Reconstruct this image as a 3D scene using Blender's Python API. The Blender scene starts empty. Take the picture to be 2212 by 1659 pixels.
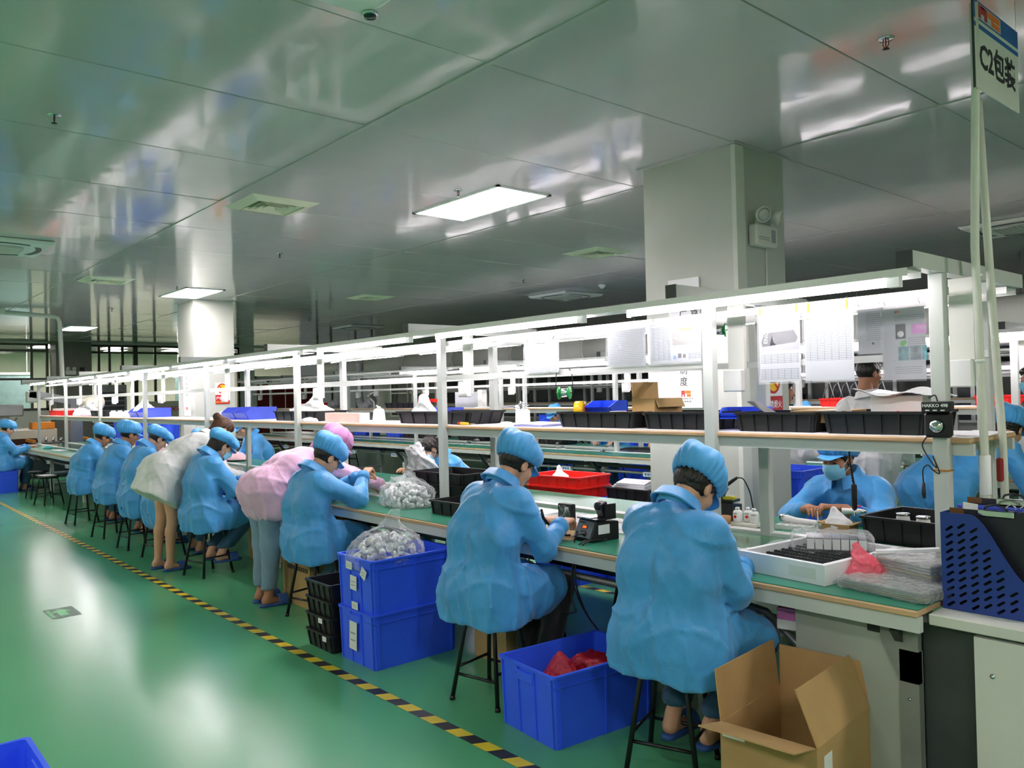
import bpy, bmesh, math, random
import numpy as np
from mathutils import Vector, Matrix, Euler

# ------------------------------------------------------------------ camera, world, exposure
SC = bpy.context.scene
COL = SC.collection
CAM_H = 1.6
def _cam():
    f_px, yaw, pit, rol = 1740.1, math.radians(139.106), math.radians(0.669), math.radians(-1.383)
    fw = Vector((math.cos(pit)*math.cos(yaw), math.cos(pit)*math.sin(yaw), math.sin(pit)))
    r0 = Vector((math.sin(yaw), -math.cos(yaw), 0)); u0 = r0.cross(fw)
    r = r0*math.cos(rol)+u0*math.sin(rol); u = -r0*math.sin(rol)+u0*math.cos(rol)
    cd = bpy.data.cameras.new('camera'); cd.sensor_width = 36; cd.lens = f_px/2212*36
    cd.clip_start = .05; cd.clip_end = 200
    co = bpy.data.objects.new('camera', cd); COL.objects.link(co)
    m = Matrix((r, u, -fw)).transposed().to_4x4(); m.translation = (0, 0, CAM_H)
    co.matrix_world = m
    SC.camera = co
_cam()
W_ = bpy.data.worlds.new('world'); SC.world = W_; W_.use_nodes = True
W_.node_tree.nodes['Background'].inputs[0].default_value = (.8, .9, .86, 1)
W_.node_tree.nodes['Background'].inputs[1].default_value = .05
SC.view_settings.view_transform = 'Standard'; SC.view_settings.look = 'None'
SC.view_settings.exposure = 1.3; SC.view_settings.gamma = 1.0
SC.view_settings.use_curve_mapping = False
TUBE_POWER = 22.0      # radiance of the bench tubes
PANEL_POWER = 16.0     # radiance of the ceiling panels
CEIL = 3.3

# ------------------------------------------------------------------ materials
def lin(c):
    if isinstance(c, str):
        c = [int(c[i:i+2], 16)/255 for i in (0, 2, 4)]
    return tuple((v/12.92 if v <= .04045 else ((v+.055)/1.055)**2.4) for v in c[:3])
MATS = {}
def pm(name, rgb, rough=.5, metal=0., var=.12, vscale=6., bump=0., bscale=60., spec=.5, coat=0., trans=0., ior=1.45,
       emit=0., sheen=0., stretch=(1, 1, 1), detail=3., bdist=.01, rvar=0.):
    """procedural principled material: noise-varied colour and optional noise bump"""
    if name in MATS: return MATS[name]
    m = bpy.data.materials.new(name); m.use_nodes = True; nt = m.node_tree; b = nt.nodes['Principled BSDF']
    c = lin(rgb)
    tc = nt.nodes.new('ShaderNodeTexCoord'); mp = nt.nodes.new('ShaderNodeMapping'); mp.inputs['Scale'].default_value = stretch
    nt.links.new(tc.outputs['Object'], mp.inputs[0])
    n = nt.nodes.new('ShaderNodeTexNoise'); n.inputs['Scale'].default_value = vscale; n.inputs['Detail'].default_value = detail
    nt.links.new(mp.outputs[0], n.inputs['Vector'])
    r = nt.nodes.new('ShaderNodeValToRGB')
    r.color_ramp.elements[0].position = .3; r.color_ramp.elements[1].position = .7
    r.color_ramp.elements[0].color = (*[v*(1-var) for v in c], 1); r.color_ramp.elements[1].color = (*[min(1, v*(1+var)) for v in c], 1)
    nt.links.new(n.outputs[0], r.inputs[0]); nt.links.new(r.outputs[0], b.inputs['Base Color'])
    b.inputs['Roughness'].default_value = rough; b.inputs['Metallic'].default_value = metal
    b.inputs['Specular IOR Level'].default_value = spec
    b.inputs['Coat Weight'].default_value = coat; b.inputs['Transmission Weight'].default_value = trans; b.inputs['IOR'].default_value = ior
    b.inputs['Sheen Weight'].default_value = sheen
    if emit:
        b.inputs['Emission Color'].default_value = (*c, 1); b.inputs['Emission Strength'].default_value = emit
    if rvar:
        mr = nt.nodes.new('ShaderNodeMapRange'); mr.inputs[3].default_value = rough-rvar; mr.inputs[4].default_value = rough+rvar
        nt.links.new(n.outputs[0], mr.inputs[0]); nt.links.new(mr.outputs[0], b.inputs['Roughness'])
    if bump:
        n2 = nt.nodes.new('ShaderNodeTexNoise'); n2.inputs['Scale'].default_value = bscale; n2.inputs['Detail'].default_value = 4
        nt.links.new(mp.outputs[0], n2.inputs['Vector'])
        bp = nt.nodes.new('ShaderNodeBump'); bp.inputs['Strength'].default_value = bump; bp.inputs['Distance'].default_value = bdist
        nt.links.new(n2.outputs[0], bp.inputs['Height']); nt.links.new(bp.outputs[0], b.inputs['Normal'])
    MATS[name] = m
    return m
def cloth(name, rgb, rough=.5, amp=.5, sheen=.2):
    """thin coat fabric: colour noise, long creases and fine crumple as bump"""
    if name in MATS: return MATS[name]
    m = pm(name, rgb, rough=rough, var=.16, vscale=5, sheen=sheen, spec=.4, detail=6)
    nt = m.node_tree; b = nt.nodes['Principled BSDF']; N = nt.nodes.new; L = nt.links.new
    tc = N('ShaderNodeTexCoord'); mp = N('ShaderNodeMapping'); mp.inputs['Scale'].default_value = (1, 1, .55)
    L(tc.outputs['Object'], mp.inputs[0])
    n1 = N('ShaderNodeTexNoise'); n1.inputs['Scale'].default_value = 6; n1.inputs['Detail'].default_value = 2; n1.inputs['Distortion'].default_value = 1.6
    L(mp.outputs[0], n1.inputs['Vector'])
    sb = N('ShaderNodeMath'); sb.operation = 'SUBTRACT'; sb.inputs[1].default_value = .5
    ab = N('ShaderNodeMath'); ab.operation = 'ABSOLUTE'; L(n1.outputs[0], sb.inputs[0]); L(sb.outputs[0], ab.inputs[0])
    pw = N('ShaderNodeMath'); pw.operation = 'POWER'; pw.inputs[1].default_value = 1.0; L(ab.outputs[0], pw.inputs[0])
    b1 = N('ShaderNodeBump'); b1.inputs['Strength'].default_value = amp*.55; b1.inputs['Distance'].default_value = .03
    L(pw.outputs[0], b1.inputs['Height'])
    n2 = N('ShaderNodeTexNoise'); n2.inputs['Scale'].default_value = 20; n2.inputs['Detail'].default_value = 5; n2.inputs['Distortion'].default_value = .8
    L(tc.outputs['Object'], n2.inputs['Vector'])
    b2 = N('ShaderNodeBump'); b2.inputs['Strength'].default_value = amp*.55; b2.inputs['Distance'].default_value = .010
    L(n2.outputs[0], b2.inputs['Height']); L(b1.outputs[0], b2.inputs['Normal']); L(b2.outputs[0], b.inputs['Normal'])
    return m
def film(name, rgb, opac=.3, rough=.15, bump=.6, bscale=30):
    """clear or milky plastic film: part transparent, part glossy sheet"""
    if name in MATS: return MATS[name]
    m = pm(name, rgb, rough=rough, var=.05, bump=bump, bscale=bscale, spec=.8, bdist=.02)
    nt = m.node_tree; b = nt.nodes['Principled BSDF']; out = nt.nodes['Material Output']
    t = nt.nodes.new('ShaderNodeBsdfTransparent'); mx = nt.nodes.new('ShaderNodeMixShader')
    lw = nt.nodes.new('ShaderNodeLayerWeight'); lw.inputs['Blend'].default_value = .35
    mr = nt.nodes.new('ShaderNodeMapRange'); mr.inputs[3].default_value = opac; mr.inputs[4].default_value = min(1, opac+.45)
    nt.links.new(lw.outputs['Facing'], mr.inputs[0]); nt.links.new(mr.outputs[0], mx.inputs[0])
    nt.links.new(t.outputs[0], mx.inputs[1]); nt.links.new(b.outputs[0], mx.inputs[2]); nt.links.new(mx.outputs[0], out.inputs[0])
    return m
def emis(name, rgb, s):
    if name in MATS: return MATS[name]
    m = bpy.data.materials.new(name); m.use_nodes = True; nt = m.node_tree
    b = nt.nodes['Principled BSDF']; b.inputs['Base Color'].default_value = (*lin(rgb), 1)
    b.inputs['Emission Color'].default_value = (*lin(rgb), 1); b.inputs['Emission Strength'].default_value = s
    MATS[name] = m
    return m

M_STEEL = pm('painted_steel', 'c2c8c3', .38, var=.03)
M_ALU = pm('aluminium_profile', 'd9dcd9', .35, var=.03, metal=.35)
M_WHITE = pm('white_plastic', 'e8ebe8', .4, var=.02)
M_OFFW = pm('off_white_paint', 'd8dbd2', .55, var=.03)
M_WOOD = pm('beige_edge_band', 'c2a07a', .5, var=.12, stretch=(1, 12, 12), vscale=4)
M_MAT = pm('green_rubber_mat', '2f8268', .3, var=.06, spec=.5)
M_BELT = pm('green_conveyor_belt', '3b7a58', .16, var=.05, spec=.6)
M_SHELF = pm('white_laminate', 'f0f0f2', .45, var=.02)
M_BLACK = pm('black_plastic', '17181b', .42, var=.1)
M_BLACKM = pm('black_metal', '101113', .3, var=.1, spec=.6)
M_BLUE = pm('blue_crate_plastic', '335ff5', .36, var=.05, spec=.45)
M_BLUE2 = pm('pale_blue_bin_plastic', '4a5fd0', .4, var=.05)
M_RED = pm('red_crate_plastic', 'e01d14', .4, var=.05)
M_CARD = pm('brown_cardboard', 'b0905f', .8, var=.07, bump=.15, bscale=20)
M_PAPER = pm('white_paper', 'eef0f2', .6, var=.02)
M_LABEL = pm('paper_label', 'd6dcd8', .6, var=.04)
M_INK = pm('printed_ink', '2a2d30', .6, var=.05)
M_INKG = pm('grey_print', '9aa0a8', .6, var=.05)
M_CHROME = pm('polished_metal', 'd8dadd', .15, metal=1, var=.02)
M_GREYM = pm('grey_metal', '8d9290', .35, metal=.6, var=.05)
M_DARK = pm('dark_grey_panel', '3a3f40', .4, var=.1)
M_SKIN = pm('skin', 'c79a7c', .5, var=.06, vscale=12, bump=.1, bscale=90, bdist=.003)
M_SKIN2 = pm('tanned_skin', 'a87558', .5, var=.06, vscale=12, bump=.1, bscale=90, bdist=.003)
M_HAIR = pm('black_hair', '17130f', .38, var=.35, vscale=40, stretch=(1, 1, .12), bump=.8, bscale=70, spec=.5)
M_HAIRB = pm('brown_hair', '4a2c1a', .4, var=.4, vscale=40, stretch=(1, 1, .12), bump=.8, bscale=70)
M_EYE = pm('eye_dark', '120e0c', .25, var=.1)
M_LIP = pm('lip', 'a5604f', .45, var=.05)
M_COAT = cloth('blue_antistatic_cloth', '4599d6', .42)
M_COATW = cloth('white_antistatic_cloth', 'd6d8d6', .5)
M_COATP = cloth('pink_antistatic_cloth', 'e3b6d6', .5)
M_CAPB = cloth('blue_cap_cloth', '4a9fdb', .45, .3)
M_CAPP = cloth('pink_cap_cloth', 'c98cc0', .5, .3)
M_JEAN = cloth('faded_denim', '6f8ba0', .75, .35)
M_BLKC = cloth('black_trouser_cloth', '14151a', .7, .3)
M_NAVY = cloth('navy_trouser_cloth', '24506e', .6, .3)
M_SLIP = pm('blue_rubber_slipper', '2c4f8c', .5, var=.06)
M_MASK = pm('surgical_mask_blue', '7fc4de', .7, var=.04, bump=.3, bscale=40, stretch=(.2, 1, 4))
M_TUBE = emis('lit_tube', 'fff3fa', TUBE_POWER)
M_TUBE0 = pm('unlit_tube', 'e4e8e6', .3, var=.02)
M_PANEL = emis('lit_panel', 'fff2f1', PANEL_POWER)

# ------------------------------------------------------------------ mesh building
class MB:
    """collects verts / faces / per-face material slots, then links them as ONE mesh object"""
    def __init__(s): s.v = []; s.f = []; s.m = []; s.sm = []
    def add(s, vs, fs, mi=0, smooth=False):
        o = len(s.v); s.v.extend([tuple(map(float, p)) for p in vs])
        s.f.extend([tuple(int(i)+o for i in f) for f in fs]); s.m.extend([mi]*len(fs)); s.sm.extend([smooth]*len(fs))
        return s
    def box(s, c, d, mi=0, rot=None, top=None):
        """box centre c, dims d; top=(sx,sy) scales the upper face"""
        x, y, z = d[0]/2, d[1]/2, d[2]/2; tx, ty = top or (1, 1)
        vs = [Vector(p) for p in ((-x, -y, -z), (x, -y, -z), (x, y, -z), (-x, y, -z), (-x*tx, -y*ty, z), (x*tx, -y*ty, z), (x*tx, y*ty, z), (-x*tx, y*ty, z))]
        if rot is not None:
            R = rot if isinstance(rot, Matrix) else Euler(rot).to_matrix()
            vs = [R @ p for p in vs]
        c = Vector(c)
        return s.add([p+c for p in vs], [(0, 3, 2, 1), (4, 5, 6, 7), (0, 1, 5, 4), (1, 2, 6, 5), (2, 3, 7, 6), (3, 0, 4, 7)], mi)
    def mm(s, a, b, mi=0):
        return s.box([(p+q)/2 for p, q in zip(a, b)], [abs(q-p) for p, q in zip(a, b)], mi)
    def bar(s, p, q, w, h=None, mi=0):
        p, q = Vector(p), Vector(q); d = q-p; h = h or w
        R = d.to_track_quat('Y', 'Z').to_matrix()
        return s.box((p+q)/2, (w, d.length, h), mi, R)
    def cable(s, pts, r, n=7, mi=0):
        """tube along a Catmull-Rom spline through pts"""
        p = [Vector(q) for q in pts]; p = [p[0]*2-p[1]]+p+[p[-1]*2-p[-2]]; out = []
        for i in range(1, len(p)-2):
            a, b, c, d = p[i-1:i+3]
            for k in range(6):
                t = k/6; out.append(.5*((2*b)+(c-a)*t+(2*a-5*b+4*c-d)*t*t+(3*b-a-3*c+d)*t*t*t))
        return s.tube(out+[p[-2]], r, n, mi)
    def tube(s, pts, r, n=8, mi=0, cap=True):
        pts = [Vector(p) for p in pts]; rs = r if isinstance(r, (list, tuple)) else [r]*len(pts)
        vs = []; fs = []; up = Vector((.13, .21, .97))
        t0 = (pts[1]-pts[0]).normalized(); a = t0.cross(up).normalized()
        for i, p in enumerate(pts):
            t = (pts[min(i+1, len(pts)-1)]-pts[max(i-1, 0)]).normalized()
            a = (a-t*a.dot(t)).normalized(); b = t.cross(a)
            for k in range(n):
                g = 2*math.pi*k/n; vs.append(p+(a*math.cos(g)+b*math.sin(g))*rs[i])
        for i in range(len(pts)-1):
            for k in range(n):
                fs.append((i*n+k, i*n+(k+1) % n, (i+1)*n+(k+1) % n, (i+1)*n+k))
        if cap:
            fs.append(tuple(range(n-1, -1, -1))); fs.append(tuple(range((len(pts)-1)*n, len(pts)*n)))
        return s.add(vs, fs, mi, True)
    def lathe(s, prof, c=(0, 0, 0), n=20, mi=0, axis='Z', rot=None, smooth=True):
        vs = []; fs = []
        for (r, z) in prof:
            for k in range(n):
                g = 2*math.pi*k/n; p = Vector((r*math.cos(g), r*math.sin(g), z))
                if axis == 'X': p = Vector((p.z, p.x, p.y))
                if axis == 'Y': p = Vector((p.x, p.z, p.y))
                if rot is not None: p = (rot if isinstance(rot, Matrix) else Euler(rot).to_matrix()) @ p
                vs.append(p+Vector(c))
        L = len(prof)
        for i in range(L-1):
            for k in range(n):
                f = (i*n+k, i*n+(k+1) % n, (i+1)*n+(k+1) % n, (i+1)*n+k)
                fs.append(f if axis != 'Y' else f[::-1])
        a, b = tuple(range(n-1, -1, -1)), tuple(range((L-1)*n, L*n))
        fs.append(a if axis != 'Y' else a[::-1]); fs.append(b if axis != 'Y' else b[::-1])
        return s.add(vs, fs, mi, smooth)
    def prism(s, poly, z0, z1, mi=0, M=None):
        """extrude a 2D polygon (ccw) between z0 and z1; M maps the result"""
        n = len(poly); vs = [Vector((x, y, z0)) for x, y in poly]+[Vector((x, y, z1)) for x, y in poly]
        if M is not None: vs = [M @ p for p in vs]
        fs = [tuple(range(n-1, -1, -1)), tuple(range(n, 2*n))]+[(i, (i+1) % n, n+(i+1) % n, n+i) for i in range(n)]
        area = sum(poly[i][0]*poly[(i+1) % n][1]-poly[(i+1) % n][0]*poly[i][1] for i in range(n))
        if (area < 0) != (M is not None and M.to_3x3().determinant() < 0): fs = [f[::-1] for f in fs]
        return s.add(vs, fs, mi)
    def quad(s, p, mi=0): return s.add(p, [tuple(range(len(p)))], mi)
    def build(s, name, mats, parent=None, loc=None, bevel=0, rotz=None):
        me = bpy.data.meshes.new(name); me.from_pydata(s.v, [], s.f)
        for m in (mats if isinstance(mats, (list, tuple)) else [mats]): me.materials.append(m)
        me.polygons.foreach_set('material_index', s.m); me.polygons.foreach_set('use_smooth', s.sm)
        if bevel:
            bm = bmesh.new(); bm.from_mesh(me)
            bmesh.ops.remove_doubles(bm, verts=bm.verts, dist=1e-6)
            bmesh.ops.bevel(bm, geom=[e for e in bm.edges if len(e.link_faces) == 2 and e.calc_face_angle(0) > .6], offset=bevel, segments=1, affect='EDGES', clamp_overlap=True)
            bm.to_mesh(me); bm.free()
        me.update()
        return link(name, me, parent, loc, rotz)
def link(name, me, parent=None, loc=None, rotz=None):
    o = bpy.data.objects.new(name, me); COL.objects.link(o)
    if parent is not None: o.parent = parent
    if loc is not None: o.location = loc
    if rotz is not None: o.rotation_euler = (0, 0, rotz)
    return o
def tag(o, label, cat, group=None, kind=None):
    o['label'] = label; o['category'] = cat
    if group: o['group'] = group
    if kind: o['kind'] = kind
    return o
def thing(name, label, cat, loc=(0, 0, 0), rotz=0, group=None):
    o = bpy.data.objects.new(name, None); COL.objects.link(o); o.empty_display_size = .1
    o.location = loc; o.rotation_euler = (0, 0, rotz)
    return tag(o, label, cat, group)
def struct(o): o['kind'] = 'structure'; return o
def dup(root, loc=None, rotz=None, label=None, group=None, parent=None):
    r = root.copy(); COL.objects.link(r); r.parent = parent
    if loc is not None: r.location = loc
    if rotz is not None: r.rotation_euler = (0, 0, rotz)
    if label: r['label'] = label
    if group: r['group'] = group
    for ch in list(root.children): dup(ch, parent=r)
    return r
_TXT = {}
def text_mesh(body, size, extr=.0006, bold=0.0):
    k = (body, size, extr, bold)
    if k in _TXT: return _TXT[k]
    cu = bpy.data.curves.new('lettering', 'FONT'); cu.body = body; cu.size = size; cu.extrude = extr; cu.offset = bold
    cu.align_x = 'LEFT'; cu.resolution_u = 2
    o = bpy.data.objects.new('lettering', cu); COL.objects.link(o)
    dg = bpy.context.evaluated_depsgraph_get(); dg.update()
    me = bpy.data.meshes.new_from_object(o.evaluated_get(dg)); bpy.data.objects.remove(o); bpy.data.curves.remove(cu)
    _TXT[k] = me
    return me
def lettering(body, size, mat, parent, M, bold=0.0, sx=1.0, name='lettering'):
    """text as a flat mesh; M: matrix from text plane (x right, y up, z out) to parent space"""
    me = text_mesh(body, size, bold=bold).copy(); me.materials.clear(); me.materials.append(mat)
    o = link(name, me, parent); o.matrix_local = M @ Matrix.Diagonal((sx, 1, 1, 1))
    return o
def frame(o, x, z):
    """matrix with columns x (text right), z (outward normal)"""
    x = Vector(x).normalized(); z = Vector(z).normalized(); y = z.cross(x)
    m = Matrix((x, y, z)).transposed().to_4x4(); m.translation = o
    return m
ORD = ['first', 'second', 'third', 'fourth', 'fifth', 'sixth', 'seventh', 'eighth', 'ninth', 'tenth', 'eleventh', 'twelfth', 'thirteenth', 'fourteenth']

# ------------------------------------------------------------------ implicit surfaces (numpy surface nets)
def s_rc(P, a, b, r1, r2):
    a = np.array(a, np.float32); b = np.array(b, np.float32); ba = b-a
    t = np.clip(((P-a) @ ba)/max(float(ba @ ba), 1e-9), 0, 1)
    return np.linalg.norm(P-a-t[..., None]*ba, axis=-1)-(r1+(r2-r1)*t)
def s_el(P, c, r):
    r = np.array(r, np.float32); q = (P-np.array(c, np.float32))/r; k = np.linalg.norm(q, axis=-1)
    k2 = np.linalg.norm(q/r, axis=-1)+1e-9
    return k*(k-1)/k2
def s_box(P, c, d, r=.0):
    q = np.abs(P-np.array(c, np.float32))-(np.array(d, np.float32)/2-r)
    return np.linalg.norm(np.maximum(q, 0), axis=-1)+np.minimum(q.max(-1), 0)-r
def smin(a, b, k):
    h = np.clip(.5+.5*(b-a)/k, 0, 1)
    return b*(1-h)+a*h-k*h*(1-h)
def smax(a, b, k): return -smin(-a, -b, k)
def nets(f, lo, hi, vs):
    lo = np.array(lo, np.float32); hi = np.array(hi, np.float32)
    n = np.ceil((hi-lo)/vs).astype(int)+1
    P = np.stack(np.meshgrid(*[lo[i]+vs*np.arange(n[i], dtype=np.float32) for i in range(3)], indexing='ij'), -1)
    V = f(P).astype(np.float32)
    V[0], V[-1], V[:, 0], V[:, -1], V[:, :, 0], V[:, :, -1] = [1]*6
    S = V < 0; nc = n-1
    acc = np.zeros((*nc, 3), np.float32); cnt = np.zeros(nc, np.float32)
    for ax in range(3):
        o1, o2 = [i for i in range(3) if i != ax]
        for d1 in (0, 1):
            for d2 in (0, 1):
                st = [0, 0, 0]; st[o1] = d1; st[o2] = d2
                en = list(st); en[ax] = 1
                sa = tuple(slice(st[i], st[i]+nc[i]) for i in range(3)); sb = tuple(slice(en[i], en[i]+nc[i]) for i in range(3))
                a, b = V[sa], V[sb]; m = S[sa] != S[sb]
                t = np.where(m, a/np.where(m, a-b, 1), 0)
                for i in range(3):
                    acc[..., i] += np.where(m, t if i == ax else st[i], 0)
                cnt += m
    act = cnt > 0; idx = -np.ones(nc, int); idx[act] = np.arange(act.sum())
    vert = lo+vs*(np.argwhere(act)+acc[act]/cnt[act][:, None])
    faces = []
    for ax in range(3):
        o1, o2 = [(1, 2), (2, 0), (0, 1)][ax]
        sl = [slice(1, n[i]-1) for i in range(3)]; sl[ax] = slice(0, n[ax]-1)
        sb = list(sl); sb[ax] = slice(1, n[ax])
        a, b = S[tuple(sl)], S[tuple(sb)]
        for flip, m in ((False, a & ~b), (True, ~a & b)):
            q = np.argwhere(m)
            if not len(q): continue
            off = np.array([1, 1, 1]); off[ax] = 0
            q = q+off
            def cell(d1, d2):
                c = q.copy(); c[:, o1] -= d1; c[:, o2] -= d2
                return idx[c[:, 0], c[:, 1], c[:, 2]]
            quad = np.stack([cell(1, 1), cell(0, 1), cell(0, 0), cell(1, 0)], 1)
            faces.append(quad[:, ::-1] if flip else quad)
    return vert, np.concatenate(faces)
def smooth_v(v, f, it=2, lam=.5):
    v = v.copy()
    e = np.concatenate([f[:, [0, 1]], f[:, [1, 2]], f[:, [2, 3]], f[:, [3, 0]]])
    for _ in range(it):
        s = np.zeros_like(v); c = np.zeros(len(v))
        for i, j in ((0, 1), (1, 0)):
            for k in range(3): s[:, k] += np.bincount(e[:, i], v[e[:, j], k], len(v))
            c += np.bincount(e[:, i], minlength=len(v))
        v += lam*(s/np.maximum(c, 1)[:, None]-v)
    return v
def npmesh(name, parts, mats):
    """parts: list of (verts, quads, slot) joined to one mesh"""
    vs = []; fs = []; ms = []; o = 0
    for v, f, s in parts:
        vs.append(v); fs.append(np.asarray(f)+o); ms.append(np.full(len(f), s)); o += len(v)
    v = np.concatenate(vs).astype(np.float32); f = np.concatenate(fs).astype(np.int32); mi = np.concatenate(ms)
    me = bpy.data.meshes.new(name); k = f.shape[1]
    me.vertices.add(len(v)); me.vertices.foreach_set('co', v.ravel())
    me.loops.add(f.size); me.loops.foreach_set('vertex_index', f.ravel())
    me.polygons.add(len(f)); me.polygons.foreach_set('loop_start', np.arange(0, f.size, k, dtype=np.int32))
    for m in mats: me.materials.append(m)
    me.polygons.foreach_set('material_index', mi.astype(np.int32)); me.polygons.foreach_set('use_smooth', np.ones(len(f), bool))
    me.update(calc_edges=True); me.validate()
    return me
def folds(P, seed, amp, freq=9.):
    """cloth-like ridged folds, warped sine sums"""
    r = np.random.RandomState(seed); out = 0
    w = np.stack([np.sin(P @ (r.randn(3)*4).astype(np.float32)+r.rand()*6) for _ in range(3)], -1)*.12
    Q = P+w
    for i in range(3):
        d = r.randn(3); d[2] *= .6; d = d/np.linalg.norm(d)*freq*(1+.8*i)
        s = np.sin(Q @ d.astype(np.float32)*2+r.rand()*6)
        out = out+(1-np.abs(s))**2*amp/(1+.6*i)
    return out
# ------------------------------------------------------------------ setting: floor, ceiling, walls, columns
XF, XN, YL, YR = -25.0, 5.0, -6.0, 15.2
def floor_mat():
    m = pm('green_epoxy_floor', '4f9c70', .25, var=.0, spec=.4)
    nt = m.node_tree; b = nt.nodes['Principled BSDF']; N = nt.nodes.new; L = nt.links.new
    tc = N('ShaderNodeTexCoord')
    n = N('ShaderNodeTexNoise'); n.inputs['Scale'].default_value = .9; n.inputs['Detail'].default_value = 6; n.inputs['Roughness'].default_value = .6
    L(tc.outputs['Object'], n.inputs['Vector'])
    mx = N('ShaderNodeMix'); mx.data_type = 'RGBA'; mx.inputs[6].default_value = (*lin('4c976a'), 1); mx.inputs[7].default_value = (*lin('54a274'), 1)
    L(n.outputs[0], mx.inputs[0]); L(mx.outputs[2], b.inputs['Base Color'])
    mp = N('ShaderNodeMapping'); mp.inputs['Scale'].default_value = (1, 2.5, 1); mp.inputs['Rotation'].default_value = (0, 0, .5); L(tc.outputs['Object'], mp.inputs[0])
    n2 = N('ShaderNodeTexNoise'); n2.inputs['Scale'].default_value = 1.5; n2.inputs['Detail'].default_value = 5; L(mp.outputs[0], n2.inputs['Vector'])
    mr = N('ShaderNodeMapRange'); mr.inputs[3].default_value = .225; mr.inputs[4].default_value = .245; L(n2.outputs[0], mr.inputs[0]); L(mr.outputs[0], b.inputs['Roughness'])
    return m
struct(MB().mm((XF-6, YL, -.1), (XN, YR, 0)).build('floor', floor_mat()))
def ceil_mat():
    m = pm('painted_metal_ceiling', 'c3c1c2', .085, var=.03, vscale=1.2, spec=.33)
    nt = m.node_tree; b = nt.nodes['Principled BSDF']; N = nt.nodes.new; L = nt.links.new
    tc = N('ShaderNodeTexCoord'); n = N('ShaderNodeTexNoise'); n.inputs['Scale'].default_value = 3.0; n.inputs['Detail'].default_value = 1
    L(tc.outputs['Object'], n.inputs['Vector'])
    bp = N('ShaderNodeBump'); bp.inputs['Strength'].default_value = .04; bp.inputs['Distance'].default_value = .05
    L(n.outputs[0], bp.inputs['Height']); L(bp.outputs[0], b.inputs['Normal'])
    return m
M_CEIL = ceil_mat()
ceiling = struct(MB().mm((XF-6, YL, CEIL+.05), (XN, YR, CEIL+.15)).build('ceiling', M_DARK))
rng = random.Random(4)
ybands = [-6, -2.56, .04, 2.64, 5.24, 8.6, 12.0, 15.2]
xs = [-4.37-1.2*k for k in range(-8, 18)]
_pm = {}
for j in range(len(ybands)-1):
    w = ybands[j+1]-ybands[j]
    for x in xs:
        if j not in _pm:
            mb = MB(); g = .0035; a, b_ = .6-g, w/2-g; e = .003
            vs = [(-a, -b_, .04), (a, -b_, .04), (a, b_, .04), (-a, b_, .04), (-a, -b_, e), (a, -b_, e), (a, b_, e), (-a, b_, e),
                  (-a+e, -b_+e, 0), (a-e, -b_+e, 0), (a-e, b_-e, 0), (-a+e, b_-e, 0)]
            fs = [(0, 1, 2, 3), (11, 10, 9, 8)]
            for q in (0, 4):
                for i in range(4): fs.append((q+4+i, q+4+(i+1) % 4, q+(i+1) % 4, q+i))
            mb.add(vs, fs); _pm[j] = mb.build('ceiling_panel', M_CEIL, ceiling); o = _pm[j]
        else:
            o = link('ceiling_panel', _pm[j].data, ceiling)
        o.location = (x-.6, (ybands[j]+ybands[j+1])/2, CEIL)
        o.rotation_euler = (rng.gauss(0, .0011), rng.gauss(0, .0016), 0)
# long joint covers between panel bands
for y in (2.64, 5.24, 8.6):
    MB().mm((XF, y-.016, CEIL-.006), (XN, y+.016, CEIL+.004)).build('joint_strip', M_CEIL, ceiling)

M_WALL = pm('cream_wall_paint', 'e2dfc8', .6, var=.03)
M_WALLG = pm('grey_wall_paint', 'a9aea6', .6, var=.04)
struct(MB().mm((XF-6, YL-.1, 0), (XN, YL, CEIL+.1)).build('wall_left', M_WALL))
struct(MB().mm((XN, YL, 0), (XN+.1, YR, CEIL+.1)).build('wall_near', M_WALL))
# ---- far glazed partition at X = -25
M_FRAME = pm('dark_bronze_frame', '4a4c3f', .4, metal=.3, var=.06)
M_PANE = film('window_glass', 'dfe8e0', .06, .03, 0.0)
M_FROST = pm('frosted_panel', 'c6c9b8', .5, var=.03)
wall_far = struct(MB().mm((XF-.06, YL, 0), (XF+.02, 4.9, 1.45)).mm((XF-.06, YL, 3.25), (XF+.04, YR, CEIL+.1)).mm((XF-.06, 10.2, 0), (XF+.02, 10.7, CEIL)).mm((XF-.06, 5.8, 0), (XF-.02, 10.2, .12)).build('wall_far', M_OFFW))
def window(n, y0, y1, z0, z1, vs=(), hs=(), pane=M_PANE, w=.06):
    root = bpy.data.objects.new('window_%d' % n, None); COL.objects.link(root); struct(root); root.location = (XF, y0, z0)
    L, H = y1-y0, z1-z0
    for (a, b) in (((0, 0), (w, H)), ((L-w, 0), (L, H)), ((0, 0), (L, w)), ((0, H-w), (L, H))):
        MB().mm((-.04, a[0], a[1]), (.05, b[0], b[1])).build('window_frame', M_FRAME, root)
    ys = [0]+list(vs)+[L]; zs = [0]+list(hs)+[H]
    for v in vs: MB().mm((-.035, v-w/2, 0), (.045, v+w/2, H)).build('mullion', M_FRAME, root)
    for h in hs: MB().mm((-.03, 0, h-w/2), (.04, L, h+w/2)).build('transom', M_FRAME, root)
    for i in range(len(ys)-1):
        for k in range(len(zs)-1):
            MB().mm((-.004, ys[i]+.01, zs[k]+.01), (.004, ys[i+1]-.01, zs[k+1]-.01)).build('pane', pane, root)
    return root
window(1, -6, 4.85, 1.45, 3.27, (2.1, 4.3, 6.4, 8.6, 10.45), (.85, 1.62))
window(2, 5.8, 7.1, 1.0, 3.27, (.32, .6, .95), (2.05,))
window(3, 7.1, 10.2, 1.0, 3.27, (.55, 2.2), (2.05,))
window(4, 12.9, 15.1, .9, 3.27, (.55, 1.5), (1.5,))
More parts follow.
